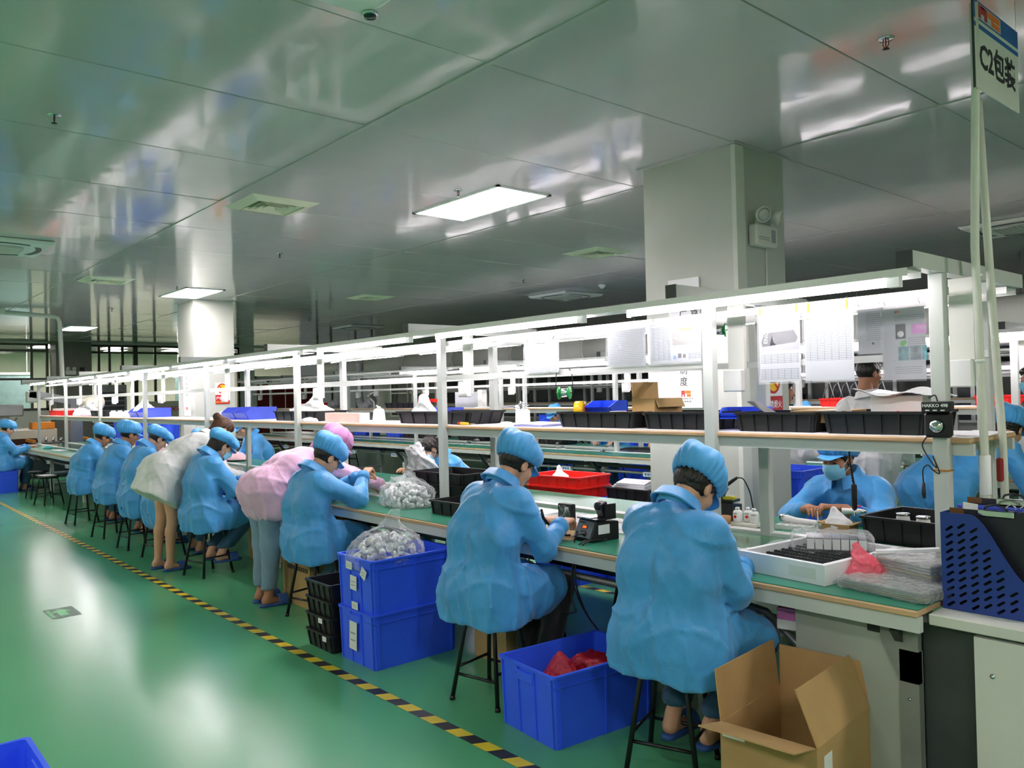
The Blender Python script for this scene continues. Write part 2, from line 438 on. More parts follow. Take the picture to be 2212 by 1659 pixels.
low = MB().mm((XF-.03, 5.8, .12), (XF+.0, 10.2, 1.0)); struct(low.build('trim_1', M_FROST))
# frosted lower band with the red strip (its lettering reads from the other side)
band = MB().mm((XF+.055, 7.35, 1.0), (XF+.062, 8.75, 1.62)).build('frosted_film', M_FROST); tag(band, 'pale frosted film across lower glass of far partition', 'window film')
rb = MB().mm((XF+.063, 7.35, 1.33), (XF+.067, 8.75, 1.45)).build('red_stripe', pm('red_film', 'b1262c', .5), band)
lettering('MIQIANG-TECH', .13, M_PAPER, band, frame((XF+.069, 8.95, 1.345), (0, -1, 0), (-1, 0, 0)) @ Matrix.Diagonal((1, 1, 1, 1)), .002)
# rooms behind the glass
struct(MB().mm((XF-6, YL, 0), (XF-5.9, YR, CEIL+.1)).build('wall_beyond', M_WALL))
for i, (y, z0, z1, w) in enumerate(((1.5, 1.2, 2.6, 1.6), (4.3, 1.2, 2.5, 1.2), (9.6, 1.1, 2.5, 1.1))):
    b = MB().mm((XF-2.55, y-w/2, z0), (XF-2.5, y+w/2, z1)).build('blind_sheet', pm('teal_blind', '8fb0ad', .6))
    r = MB().mm((XF-2.58, y-w/2-.03, z1), (XF-2.47, y+w/2+.03, z1+.07)).build('roller_box', M_WHITE, b)
    for q in (-1, 1): MB().mm((XF-2.535, y+q*w*.4-.01, z1+.07), (XF-2.515, y+q*w*.4+.01, CEIL+.05)).build('hanger', M_WHITE, b)
    tag(b, ('wide pale teal roller blind left of the dark pillar', 'pale teal roller blind beside the dark far pillar', 'pale teal roller blind behind the red striped glass')[i], 'blind')
def troffer(x, y, label, L=1.2, W=.56, z=CEIL, group='ceiling light panels', name='ceiling_light'):
    t = thing(name, label, 'ceiling light', (x, y, z), 0, group)
    mb = MB(); a, b, w = L/2+.02, W/2+.02, .03
    for p, q in (((-a, -b), (a, -b+w)), ((-a, b-w), (a, b)), ((-a, -b), (-a+w, b)), ((a-w, -b), (a, b))): mb.mm((p[0], p[1], -.012), (q[0], q[1], .002))
    mb.build('frame', M_WHITE, t)
    MB().mm((-L/2+.005, -W/2+.005, -.008), (L/2-.005, W/2-.005, .0)).build('diffuser', M_PANEL, t)
    return t
troffer(-5.6, 4.51, 'bright rectangular ceiling light panel nearest, left of the near pillar')
troffer(-12.85, 4.5, 'bright ceiling light panel in front of the middle white pillar')
troffer(-20.1, 4.5, 'small bright ceiling light panel by the grey ceiling pipe')
for i, (x, y) in enumerate(((1.7, 4.5), (1.7, .4), (1.7, -2.2), (-1.95, -2.2), (-5.6, -2.2), (-9.2, -2.2), (-12.85, -2.2), (-16.5, -2.2), (-20.1, -2.2))):  # unseen panels, added as fill light on the workers' backs
    troffer(x, y, 'added fill light panel on ceiling beyond the view, %s of nine' % ORD[i])
for i, (x, y) in enumerate(((-28, 7.3), (-27.0, 8.9), (-28, 3.2), (-28, .5), (-26.5, 5.0), (-28, 10.8), (-28, 13.8), (-28, -3))):  # room panels, with more added to brighten the view through the glass
    troffer(x, y, '%s of the light panels, some added, in room behind the glass partition' % ORD[i], 1.2, .56, CEIL-.02, 'lights behind the partition')
# ---- back wall with dark glazing
wall_back = struct(MB().mm((XF, YR, 0), (XN, YR+.1, .9)).mm((XF, YR, 2.25), (XN, YR+.1, CEIL+.1)).mm((XF, YR+.08, .9), (XN, YR+.1, 2.25)).build('wall_back', M_WALLG))
M_DGLASS = pm('dark_window_glass', '4b5153', .10, var=.1, spec=.6)
k = 5
for x0 in range(-24, 5, 4):
    root = struct(bpy.data.objects.new('window_%d' % k, None)); COL.objects.link(root); root.location = (x0, YR, .9); k += 1
    for i in range(3):
        MB().mm((i*1.33+.03, .03, .04), (i*1.33+1.30, .04, 1.31)).build('pane', M_DGLASS, root)
        MB().mm((i*1.33-.03, -.02, 0), (i*1.33+.04, .06, 1.35)).build('mullion', M_ALU, root)
    for z in (0, .78, 1.31): MB().mm((0, -.015, z), (4, .055, z+.04)).build('transom', M_ALU, root)
# red double doors far away
dr = struct(bpy.data.objects.new('door_1', None)); COL.objects.link(dr); dr.location = (XF+.03, 10.75, 0)
M_DRED = pm('dark_red_door', '6c1f1f', .35, var=.1)
for i in range(2):
    lf = MB().mm((0, i*.98, .02), (.05, i*.98+.95, 2.25)).build('door_leaf', M_DRED, dr)
    for z in (.2, 1.25): MB().mm((.05, i*.98+.12, z), (.065, i*.98+.83, z+.85)).build('door_panel', M_DRED, lf)
    MB().tube([(.1, .9 if i == 0 else 1.05, 1.0), (.1, .9 if i == 0 else 1.05, 1.25)], .015).build('handle', M_CHROME, lf)
MB().mm((-.02, -.06, 0), (.03, 0, 2.35)).mm((-.02, 1.94, 0), (.03, 2.0, 2.35)).mm((-.02, -.06, 2.27), (.03, 2.0, 2.35)).build('door_frame', M_OFFW, dr)

# ---- columns
M_COLW = pm('white_column_paint', 'bfc3bc', .5, var=.03, vscale=3)
def column(n, x0, x1, y0, y1, m):
    c = MB().mm((x0, y0, 0), (x1, y1, CEIL)).build('column_%d' % n, m); struct(c)
    c['label'] = ['', 'broad white pillar rising behind the nearest bench', 'white pillar in the middle distance with no-smoking sign', 'dark grey pillar at the far glazed partition'][n]
    t = MB(); e = .035
    for p, q in (((x0-e, y0-e), (x1+e, y0)), ((x0-e, y1), (x1+e, y1+e)), ((x0-e, y0), (x0, y1)), ((x1, y0), (x1+e, y1))): t.mm((p[0], p[1], CEIL-.012), (q[0], q[1], CEIL-.001))
    t.build('ceiling_trim', M_CEIL, c)
    return c
c1 = column(1, -3.98, -3.18, 4.83, 5.47, M_COLW)
c2 = column(2, -14.35, -13.58, 4.78, 5.46, M_COLW)
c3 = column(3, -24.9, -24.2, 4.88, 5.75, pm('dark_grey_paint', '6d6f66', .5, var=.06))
MB().mm((-3.18, 4.80, 0), (-3.145, 4.90, CEIL-.02)).build('corner_trunking', M_OFFW, c1)
MB().mm((-3.175, 4.915, 0), (-3.16, 4.93, CEIL-.02)).build('cable_cover', M_OFFW, c1)
MB().tube([(-3.17, 5.2, 2.6), (-3.165, 5.19, 2.3), (-3.17, 5.2, 1.7)], .006, 6).build('cable', M_WHITE, c1)
# emergency twin light on the near column
t = thing('emergency_light', 'white emergency twin lamp box mounted on the near pillar', 'emergency light', (-3.14, 5.12, 2.6))
MB().mm((-.035, -.14, 0), (.035, .14, .15)).build('body', M_OFFW, t, bevel=.012)
MB().mm((.035, -.11, .085), (.038, -.02, .12)).build('label_plate', M_LABEL, t)
MB().mm((.035, .05, .03), (.039, .1, .12)).build('indicator_panel', M_INKG, t)
for z in (.04, .055): MB().mm((.035, -.11, z), (.0375, .02, z+.006)).build('print_line', M_INKG, t)
for y, a in ((-.09, -.5), (.10, .5)):
    h = MB().lathe([(.0, -.05), (.03, -.045), (.05, -.01), (.058, .02), (.056, .028), (.0, .03)], (.05, y, .215), 18, 0, 'X', Euler((0, .35, a))).build('lamp_head', M_OFFW, t)
    MB().lathe([(.0, .026), (.048, .028), (.03, .036), (0, .038)], (.05, y, .215), 18, 0, 'X', Euler((0, .35, a))).build('lens', pm('clear_lens', 'b9beb8', .15), h)
    MB().tube([(0, y, .14), (.02, y, .2)], .014).build('arm', M_OFFW, t)
# notice board on the near column
t = thing('notice_board', 'tall white notice board with 制度 lettering on near pillar', 'notice board', (-3.76, 4.825, 1.46))
MB().mm((0, -.012, 0), (.28, 0, .95)).build('board', M_PAPER, t, bevel=.004)
for ch, x, z in (('严', .10, .68), ('做', .20, .68), ('制', .09, .255), ('度', .09, .17)):
    lettering(ch, .07, M_INK, t, frame((x, -.0125, z), (1, 0, 0), (0, -1, 0)), .0006)
def logo(parent, o, xd, nd, s, border=False):
    """block logo: red M and orange stepped block"""
    m = frame(o, xd, nd); red = pm('logo_red', 'b8262e', .5); org = pm('logo_orange', 'f07a1e', .5)
    def rect(nm, x0, y0, x1, y1, mt):
        b = MB().mm((x0*s, y0*s, 0), (x1*s, y1*s, .0008)).build(nm, mt, parent); b.matrix_local = m; return b
    rect('logo_block', 0, 0, .22, 1, red); rect('logo_block', .25, .35, .47, 1, red); rect('logo_block', .50, 0, .72, 1, red); rect('logo_block', .22, .9, .5, 1, red)
    rect('logo_block', 1.1, 0, 1.85, .42, org); rect('logo_block', .98, .5, 1.85, 1, org); rect('logo_block', .78, .5, .98, 1, org)
logo(t, (.10, -.0125, .085), (1, 0, 0), (0, -1, 0), .045)
lettering('MIQIANG-TECH', .0155, M_INK, t, frame((.094, -.0125, .066), (1, 0, 0), (0, -1, 0)))
lettering('米 强 科 技', .014, M_INK, t, frame((.10, -.0125, .045), (1, 0, 0), (0, -1, 0)), sx=1.3)
def nosmoke(x, y, z, label):
    t = thing('no_smoking_sign', label, 'sign', (x, y, z)); yel = pm('sign_yellow', 'f2c81e', .5); red = pm('sign_red', 'c0202a', .5)
    MB().mm((0, 0, 0), (.005, .24, .36)).build('plate', M_PAPER, t)
    MB().mm((.005, 0, 0), (.0065, .24, .155)).build('red_field', red, t)
    MB().lathe([(.0, .005), (.085, .005), (.085, .007), (0, .0075)], (0, .12, .26), 24, 0, 'X', None, False).build('yellow_disc', yel, t)
    MB().lathe([(.085, .005), (.088, .0055), (.088, .008), (.07, .008), (.07, .0055)], (0, .12, .26), 24, 0, 'X', None, False).build('red_ring', red, t)
    MB().bar((.0085, .06, .31), (.0085, .18, .21), .004, .014).build('red_slash', red, t)
    MB().mm((.0076, .07, .25), (.0086, .16, .262)).build('cigarette', M_INK, t)
    lettering('严禁烟火', .058, M_PAPER, t, frame((.0067, .012, .075), (0, 1, 0), (1, 0, 0)), .0008, .93)
    lettering('NO SMOKING', .036, yel, t, frame((.0067, .012, .022), (0, 1, 0), (1, 0, 0)), .0006, .92)
nosmoke(-3.178, 5.13, 1.38, 'red and white no-smoking sign on near pillar, half hidden by post')
nosmoke(-13.578, 5.12, 1.54, 'no-smoking sign with yellow disc on the middle pillar')
t = thing('notice_sheet', 'narrow white notice with vertical lettering on middle pillar', 'notice', (-14.06, 4.775, 1.35))
MB().mm((0, -.01, 0), (.3, 0, .85)).build('board', M_PAPER, t)
for i in range(5):
    for z in (.0, .022, .044): MB().mm((.12, -.012, .70-.09*i+z), (.18, -.0105, .712-.09*i+z)).build('printed_character', M_INK, t)
logo(t, (.1, -.011, .1), (1, 0, 0), (0, -1, 0), .05)
# sensors on the far pillar
t = thing('wall_sensor', 'small dark box and lamp heads on the far grey pillar', 'sensor', (-24.19, 5.5, 2.45))
MB().mm((-.01, -.05, 0), (.06, .05, .14)).build('box', M_BLACK, t)
for y in (-.35, -.2): MB().lathe([(0, -.03), (.05, 0), (.05, .04), (0, .05)], (.06, y, .1), 12, 0, 'X').build('lamp_head', M_OFFW, t)
MB().mm((-.01, -.4, -.06), (.05, -.15, .06)).build('lamp_box', M_OFFW, t)

# ---- round supply duct and pipes
t = thing('air_duct', 'large round white duct running along the far benches', 'duct', (0, 12.0, 2.45))
for k in range(12):
    x = 4-k*2.2
    MB().lathe([(.30, 0), (.30, 2.16)], (x-2.16, 0, 0), 28, 0, 'X').build('duct_section', M_OFFW, t)
    MB().lathe([(.30, -.01), (.312, -.01), (.312, .05), (.30, .05)], (x-2.18, 0, 0), 28, 0, 'X').build('collar', M_OFFW, t)
    MB().tube([(x-1, 0, .28), (x-1, 0, .86)], .006, 6).build('hanger', M_GREYM, t)
t = thing('ceiling_pipe', 'grey pipe dropping from ceiling onto far end of nearest bench', 'pipe', (-16.5, 3.4, 2.1))
MB().tube([(0, -.95, 1.16), (0, -.85, 1.14), (0, -.1, 1.1), (0, -.03, 1.08), (0, 0, 1.0), (.02, .02, 0)], .04, 12).build('pipe_run', M_OFFW, t)
MB().tube([(-1.2, -.95, 1.16), (.25, -.93, 1.16)], .05, 12).build('pipe_header', M_OFFW, t)
# ------------------------------------------------------------------ ceiling fittings
M_VENT = pm('cream_vent_plastic', 'd3d8bd', .5, var=.03)
def vent(x, y, label, s=.62):
    t = thing('ceiling_vent', label, 'vent', (x, y, CEIL), 0, 'square ceiling vents')
    for i in range(4):
        a = i*math.pi/2; R = Matrix.Rotation(a, 3, 'Z')
        def q(p): return R @ Vector(p)
        mb = MB(); h = s/2; w = .1
        mb.add([q(p) for p in ((-h, -h, 0), (h, -h, 0), (h-w, -h+w, -.03), (-h+w, -h+w, -.03), (-h, -h, .01), (h, -h, .01), (h-w, -h+w, .01), (-h+w, -h+w, .01))],
               [(3, 2, 1, 0), (0, 1, 5, 4), (2, 3, 7, 6), (4, 5, 6, 7)])
        mb.build('frame_side', M_VENT, t)
        for k in range(4):
            a0 = h-w-.012-k*.045
            if a0 < .04: break
            sm = MB(); sm.add([q(p) for p in ((-a0, -a0, -.028), (a0, -a0, -.028), (a0-.03, -a0+.03, -.004), (-a0+.03, -a0+.03, -.004), (-a0, -a0, -.024), (a0, -a0, -.024), (a0-.03, -a0+.03, 0), (-a0+.03, -a0+.03, 0))],
                              [(3, 2, 1, 0), (4, 5, 6, 7), (0, 1, 5, 4), (2, 3, 7, 6), (1, 2, 6, 5), (3, 0, 4, 7)])
            sm.build('louvre', M_VENT, t)
    MB().mm((-s/2+.1, -s/2+.1, .0), (s/2-.1, s/2-.1, .006)).build('dark_throat', M_BLACK, t)
vent(-6.68, 3.05, 'cream square ceiling vent nearest, left of the bright panel')
vent(-12.05, 3.06, 'cream square ceiling vent farther off above the bench line')
vent(-6.75, 7.27, 'cream square ceiling vent just left of the near pillar')
vent(-11.95, 7.2, 'cream square ceiling vent seen edge-on above the second bench line')
def cassette(x, y, label, s=.95, slots=True):
    t = thing('cassette_air_conditioner', label, 'air conditioner', (x, y, CEIL-.004), 0, 'ceiling cassette air conditioners')
    h = s/2
    MB().box((0, 0, -.02), (s, s, .04), 0, Euler((math.pi, 0, 0)), (.93, .93)).build('panel', M_WHITE, t, bevel=.01)
    n = 32; poly = [(math.copysign(abs(math.cos(2*math.pi*i/n))**.45, math.cos(2*math.pi*i/n))*.24, math.copysign(abs(math.sin(2*math.pi*i/n))**.45, math.sin(2*math.pi*i/n))*.24) for i in range(n)]
    MB().prism(poly, -.052, -.038).build('intake_grille', pm('cassette_grey', 'b9beb9', .5), t)
    for k in range(9): MB().mm((-.22+k*.048, -.22, -.056), (-.2+k*.048, .22, -.05)).build('grille_bar', M_OFFW, t)
    for i in range(4 if slots else 0):
        R = Matrix.Rotation(i*math.pi/2, 3, 'Z'); mb = MB(); seg = 8
        vs = []
        for j in range(seg+1):
            u = -1+2*j/seg; yy = .31+.05*(1-u*u)
            vs += [R @ Vector((u*.26, yy, -.043)), R @ Vector((u*.26, yy+.055, -.043)), R @ Vector((u*.26, yy, -.036)), R @ Vector((u*.26, yy+.055, -.036))]
        fs = []
        for j in range(seg): fs += [(4*j+1, 4*j+5, 4*j+4, 4*j), (4*j+2, 4*j+6, 4*j+7, 4*j+3), (4*j, 4*j+4, 4*j+6, 4*j+2), (4*j+5, 4*j+1, 4*j+3, 4*j+7)]
        mb.add(vs, fs).build('air_slot', M_DARK, t)
cassette(-9.9, 1.45, 'white cassette air conditioner on ceiling at left edge of view')
cassette(-10.0, 9.95, 'white cassette air conditioner seen edge-on left of near pillar')
cassette(-2.95, 9.9, 'white cassette air conditioner on ceiling behind the hanging sign')
cassette(-17.1, 9.95, 'white cassette air conditioner low and far above back benches')
cassette(-2.66, 1.47, 'white square unit cut off at top edge of the view', .8, False)
def sprinkler(x, y, label):
    t = thing('fire_sprinkler', label, 'sprinkler', (x, y, CEIL), 0, 'fire sprinklers on the ceiling')
    MB().lathe([(0, 0), (.04, 0), (.036, -.006), (.012, -.008), (0, -.008)][::-1], (0, 0, 0), 18).build('escutcheon', M_CHROME, t)
    MB().tube([(-.012, 0, -.006), (-.014, 0, -.03), (-.004, 0, -.05)], .0025, 6).tube([(.012, 0, -.006), (.014, 0, -.03), (.004, 0, -.05)], .0025, 6).build('frame_arms', M_BLACKM, t)
    MB().tube([(0, 0, -.006), (0, 0, -.046)], .003, 6).build('bulb', pm('red_glass', '8c1512', .2), t)
    MB().lathe([(0, -.056), (.017, -.054), (.017, -.051), (0, -.05)], (0, 0, 0), 14).build('deflector', M_BLACKM, t)
for x, y, l in ((-1.75, 4.0, 'sprinkler head on ceiling just left of hanging sign'), (-5.29, 1.08, 'sprinkler head on ceiling at upper left'),
                (-8.84, 4.12, 'sprinkler head on ceiling above the middle pillar'), (-5.31, 4.06, 'sprinkler head beside the nearest bright ceiling panel'),
                (-8.93, 8.01, 'sprinkler head on ceiling left of near pillar'), (-12.12, 4.04, 'sprinkler head beside the middle bright ceiling panel'),
                (-15.6, 4.05, 'sprinkler head left of the middle pillar, far off'), (-15.8, 8.0, 'tiny sprinkler head above the second bench line'), (-19.2, 4.05, 'tiny sprinkler head nearest the far partition')):
    sprinkler(x, y, l)
t = thing('smoke_detector', 'round white smoke detector on ceiling left of near pillar', 'smoke detector', (-8.74, 9.52, CEIL))
MB().lathe([(0, -.06), (.03, -.058), (.045, -.035), (.06, -.03), (.062, 0), (0, 0)], (0, 0, 0), 18).build('housing', M_WHITE, t)
MB().lathe([(0, -.064), (.012, -.063), (.012, -.058), (0, -.058)], (0, 0, 0), 10).build('sensor_cap', M_OFFW, t)
t = thing('ceiling_camera', 'dark round lens under white unit at top edge of view', 'camera', (-2.99, 1.83, CEIL-.045))
MB().lathe([(0, -.02), (.025, -.02), (.03, -.01), (.03, 0), (0, 0)], (0, 0, 0), 18).build('dome', pm('dark_lens', '1f3a34', .1), t)
MB().lathe([(.031, -.012), (.037, -.008), (.037, 0), (.031, 0)], (0, 0, 0), 18).build('ring', M_CHROME, t)

# ------------------------------------------------------------------ floor markings
def hazard(x0, x1, y, w, label, nm='hazard_tape'):
    yel = pm('tape_yellow', 'd2bb2b', .45, var=.12); blk = pm('tape_black', '26282a', .45, var=.2)
    mb = MB(); n = int(abs(x1-x0)/.105); s = (x1-x0)/n; k = .018
    for i in range(n):
        a, b = x0+i*s, x0+(i+1)*s
        mb.add([(a-k, y-w/2, .0015), (b-k, y-w/2, .0015), (b+k, y+w/2, .0015), (a+k, y+w/2, .0015)], [(0, 1, 2, 3) if s > 0 else (3, 2, 1, 0)], i % 2)
    o = mb.build(nm, [yel, blk]); tag(o, label, 'floor tape'); return o
hazard(-24, 3.5, 2.29, .07, 'yellow and black hazard tape along the aisle floor')
hazard(-19, -.5, 4.76, .06, 'hazard tape on the floor beyond the nearest bench')
t = thing('floor_arrow_sticker', 'worn green arrow exit sticker on the floor at left', 'floor sticker', (-6.98, 1.42, 0))
mb = MB()
mb.mm((-.17, -.1, .0008), (.17, .1, .0014)); mb.build('dark_backing', pm('worn_grey_film', '6f8574', .5, var=.3, vscale=30), t)
MB().prism([(-.13, -.0), (-.03, .075), (-.03, .03), (.1, .03), (.1, -.03), (-.03, -.03), (-.03, -.075)], .0014, .002).build('arrow', pm('pale_green_film', '8fd6a0', .5), t)
for k in range(6): MB().mm((-.13+.045*k, -.093, .0014), (-.1+.045*k, -.065, .002)).build('worn_print', pm('pale_green_film', '8fd6a0'), t)
# ------------------------------------------------------------------ bench lines
POSTX = [-1.37]+[-2.51-2.39*k for k in range(8)]          # post positions along the line, last about -19.2
XE0, XE1 = -1.26, -19.3
Y0 = 3.0
M_SOCK = pm('blue_socket', '4f86c9', .5)
def build_line():
    t = thing('assembly_bench', '', 'workbench', (XE0, Y0, 0))
    def P(name, m, bev=0, **k): return lambda mb: mb.build(name, m, t, bevel=bev)
    A = lambda x, y, z: (x-XE0, y-Y0, z)
    # worktops in modules
    edges = [XE0]+POSTX[1:]
    for i in range(len(edges)-1):
        a, b = edges[i]-.003, edges[i+1]
        for y0, y1, yo in ((3.0, 3.49, 3.0), (4.11, 4.6, 4.6)):
            bd = MB().mm(A(b, y0, .752), A(a, y1, .776)).build('worktop_board', M_WOOD, t, bevel=.004)
            MB().mm(A(b+.002, y0+.012, .776), A(a-.002, y1, .780)).build('rubber_mat', M_MAT, bd)
        sb = MB().mm(A(b, 3.555, 1.348), A(a, 4.09, 1.372)).build('shelf_board', M_WOOD, t, bevel=.006)
        MB().mm(A(b+.001, 3.565, 1.372), A(a-.001, 4.08, 1.374)).build('white_top_sheet', M_SHELF, sb)
    for y0, y1 in ((3.012, 3.045), (4.555, 4.588)): MB().mm(A(XE1, y0, .695), A(XE0, y1, .752)).build('apron_rail', M_STEEL, t)
    for y0, y1 in ((3.49, 3.56), (4.04, 4.11)): MB().mm(A(XE1, y0, .74), A(XE0, y1, .787)).build('conveyor_rail', M_ALU, t, bevel=.003)
    MB().mm(A(XE1, 3.56, .72), A(XE0, 4.04, .768)).build('conveyor_belt', M_BELT, t)
    for y0, y1 in ((3.575, 3.605), (4.03, 4.06)): MB().mm(A(XE1, y0, 1.298), A(XE0, y1, 1.348)).build('shelf_rail', M_STEEL, t)
    for y in (3.55, 4.05):
        for z in (1.712, 1.966): MB().mm(A(XE1, y-.006+(.03 if y < 3.8 else -.03), z), A(XE0-(1.25 if y < 3.8 and z < 1.8 else .08), y+.006+(.03 if y < 3.8 else -.03), z+.034)).build('tie_rail', M_ALU, t)
    for y in (3.3, 4.4): MB().mm(A(XE1, y-.066, 2.048), A(XE0-.1, y+.066, 2.056)).mm(A(XE1, y-.066, 2.024), A(XE0-.1, y-.062, 2.05)).mm(A(XE1, y+.062, 2.024), A(XE0-.1, y+.066, 2.05)).build('lamp_channel', M_ALU, t)
    for x in POSTX:
        for y in (3.55, 4.05):
            MB().mm(A(x-.03, y-.025, .745), A(x+.03, y+.025, 2.057)).build('post', M_STEEL, t, bevel=.003)
        MB().mm(A(x-.03, 3.24, 2.058), A(x+.03, 4.5, 2.122)).build('cross_arm', M_STEEL, t)
        for y in (3.237, 4.503): MB().mm(A(x-.031, y-.004, 2.057), A(x+.031, y+.004, 2.123)).build('arm_end_cap', M_DARK, t)
        MB().mm(A(x-.05, 3.79, 1.6), A(x+.05, 3.815, 2.057)).build('drop_channel', M_OFFW, t)
        MB().mm(A(x-.055, 3.74, 1.58), A(x+.055, 3.788, 1.70)).build('outlet_box', M_WHITE, t, bevel=.006)
        MB().mm(A(x-.025, 3.605, 1.30), A(x+.025, 4.03, 1.345)).build('shelf_bearer', M_STEEL, t)
        for y in (3.3, 4.3): MB().mm(A(x-.03, y-.03, .0), A(x+.03, y+.03, .74)).build('leg', M_STEEL, t)
        MB().mm(A(x-.025, 3.05, .70), A(x+.025, 4.55, .745)).build('cross_beam', M_STEEL, t)
        MB().bar(A(x, 3.3, .42), A(x, 3.06, .69), .03, .04).build('gusset', M_DARK, t)
        MB().bar(A(x, 4.3, .42), A(x, 4.54, .69), .03, .04).build('gusset', M_DARK, t)
        MB().mm(A(x-.02, 3.3, .14), A(x+.02, 4.3, .18)).build('foot_beam', M_STEEL, t)
    for y in (3.25, 4.35):
        MB().tube([A(XE0-.3, y, .56), A(XE1, y, .56)], .02, 8).build('service_tube', M_GREYM, t)
        for k in range(12):
            x = -2.1-1.45*k; sgn = -1 if y < 3.8 else 1
            sb = MB().mm(A(x-.09, y+sgn*.025, .525), A(x+.09, y+sgn*.07, .585)).build('socket_box', M_WHITE, t, bevel=.006)
            for j in (-1, 0, 1): MB().mm(A(x+j*.045-.016, y+sgn*.07-.002, .54), A(x+j*.045+.016, y+sgn*.07+.002, .57)).build('socket', M_SOCK, sb)
    MB().mm(A(XE1, 3.2, .615), A(XE0-.9, 3.33, .63)).mm(A(XE1, 3.2, .615), A(XE0-.9, 3.21, .66)).build('cable_trough', M_BLACKM, t)
    return t
bench = build_line()
bench['label'] = 'nearest long double-sided assembly bench with green top, shelf and lamp frame'
bench['group'] = 'parallel assembly benches'
b2 = dup(bench, (XE0, Y0+4.6, 0), 0, 'second long assembly bench behind the near pillar')
b3 = dup(bench, (XE0, Y0+9.2, 0), 0, 'third long assembly bench, unlit, before the dark windows')

# end cladding and gusset frame of the nearest bench (sheet metal drive cabinet)
t = thing('drive_cabinet', 'grey sheet-metal drive cabinet under near end of the bench', 'cabinet', (-1.47, 3.1, 0))
MB().mm((-.33, 0, .02), (.12, .012, .69)).build('front_panel', pm('grey_cabinet_paint', '9da59c', .5, var=.03), t)
for q in (-.33, .108): MB().mm((q, .012, .02), (q+.012, .18, .69)).build('side_panel', M_STEEL, t)
t = thing('end_frame', 'dark grey end leg frame with angled gusset beside white cabinet', 'frame', (-1.35, 3.09, 0))
MB().mm((-.02, 0, 0), (.05, .04, .60)).build('leg', pm('grey_frame_paint', '7d827d', .5), t); MB().mm((.05, .05, 0), (.235, .06, .70)).build('back_plate', M_DARK, t)
MB().prism([(-.09, .69), (-.09, .63), (-.02, .48), (.05, .48), (.05, .69)], -.03, .0, 0, Matrix(((1, 0, 0, 0), (0, 0, 1, .03), (0, 1, 0, 0), (0, 0, 0, 1)))).build('gusset_plate', pm('grey_frame_paint', '7d827d', .5), t)
for z in (.12, .42): MB().lathe([(0, -.006), (.006, -.004), (.006, 0), (0, 0)], (.015, 0, z), 10, 0, 'Y').build('bolt', M_CHROME, t)
MB().mm((-.14, -.0, .645), (-.09, .05, .69)).build('bracket', M_BLACK, t)

# ------------------------------------------------------------------ tube lamps
def make_lamp(lit):
    t = thing('tube_lamp', '', 'lamp')
    MB().mm((-.70, -.022, .017), (.70, .022, .037)).build('batten', M_WHITE, t)
    MB().tube([(-.69, 0, 0), (.69, 0, 0)], .0155, 10).build('tube', M_TUBE if lit else M_TUBE0, t)
    for s in (-1, 1): MB().mm((s*.69-.012, -.017, -.02), (s*.69+.025*s+.012, .017, .036)).build('lamp_holder', M_WHITE, t)
    return t
lampA = make_lamp(True); lampB = make_lamp(False); usedL = {}
def lamp(x, y, label, group, lit=True):
    src = lampA if lit else lampB
    if lit not in usedL:
        o = src; o.location = (x, y, 2.010); usedL[lit] = 1; o['label'] = label; o['group'] = group
    else: o = dup(src, (x, y, 2.010), 0, label, group)
    return o
for k in range(10):
    lamp(-2.14-1.755*k, 3.3, 'lit white tube lamp over front side of nearest bench, %s from near end' % ORD[k], 'tube lamps on nearest bench front')
    lamp(-2.14-1.755*k-.05, 4.4, 'lit white tube lamp over far side of nearest bench, %s from near end' % ORD[k], 'tube lamps on nearest bench rear')
for k in range(10):
    x = -2.6-1.77*k
    lit = x > -13
    lamp(x, 7.9, ('lit' if lit else 'unlit')+' tube lamp over near side of second bench, %s from right' % ORD[k], 'tube lamps on second bench near side', lit)
    lamp(x, 9.0, ('lit' if lit else 'unlit')+' tube lamp over rear side of second bench, %s from right' % ORD[k], 'tube lamps on second bench rear side', lit)
for k in range(9):
    lamp(-2.6-1.77*k, 12.5, 'unlit tube lamp over third bench, %s from right' % ORD[k], 'unlit tube lamps on third bench', False)
# ------------------------------------------------------------------ people
def V3(*a): return np.array(a, float)
def ik(s, w, l1, l2, hint):
    s, w = np.array(s, float), np.array(w, float); d = w-s; L = np.linalg.norm(d); mx = (l1+l2)*.995
    if L > mx: w = s+d/L*mx; d = w-s; L = mx
    u = d/L; a = (l1*l1-l2*l2+L*L)/(2*L); h = math.sqrt(max(l1*l1-a*a, 0))
    hint = np.array(hint, float); n = hint-u*(hint @ u); n /= np.linalg.norm(n)+1e-9
    return s+u*a+n*h, w
_CACHE = {}
def uvell(c, r, n=10, m=8, rot=None):
    c = np.array(c); vs = []; fs = []
    for i in range(m+1):
        p = math.pi*i/m
        for k in range(n):
            g = 2*math.pi*k/n; q = np.array((r[0]*math.sin(p)*math.cos(g), r[1]*math.sin(p)*math.sin(g), r[2]*math.cos(p)))
            vs.append(c+(rot @ q if rot is not None else q))
    for i in range(m):
        for k in range(n): fs.append((i*n+k, (i+1)*n+k, (i+1)*n+(k+1) % n, i*n+(k+1) % n))
    return np.array(vs), np.array(fs)
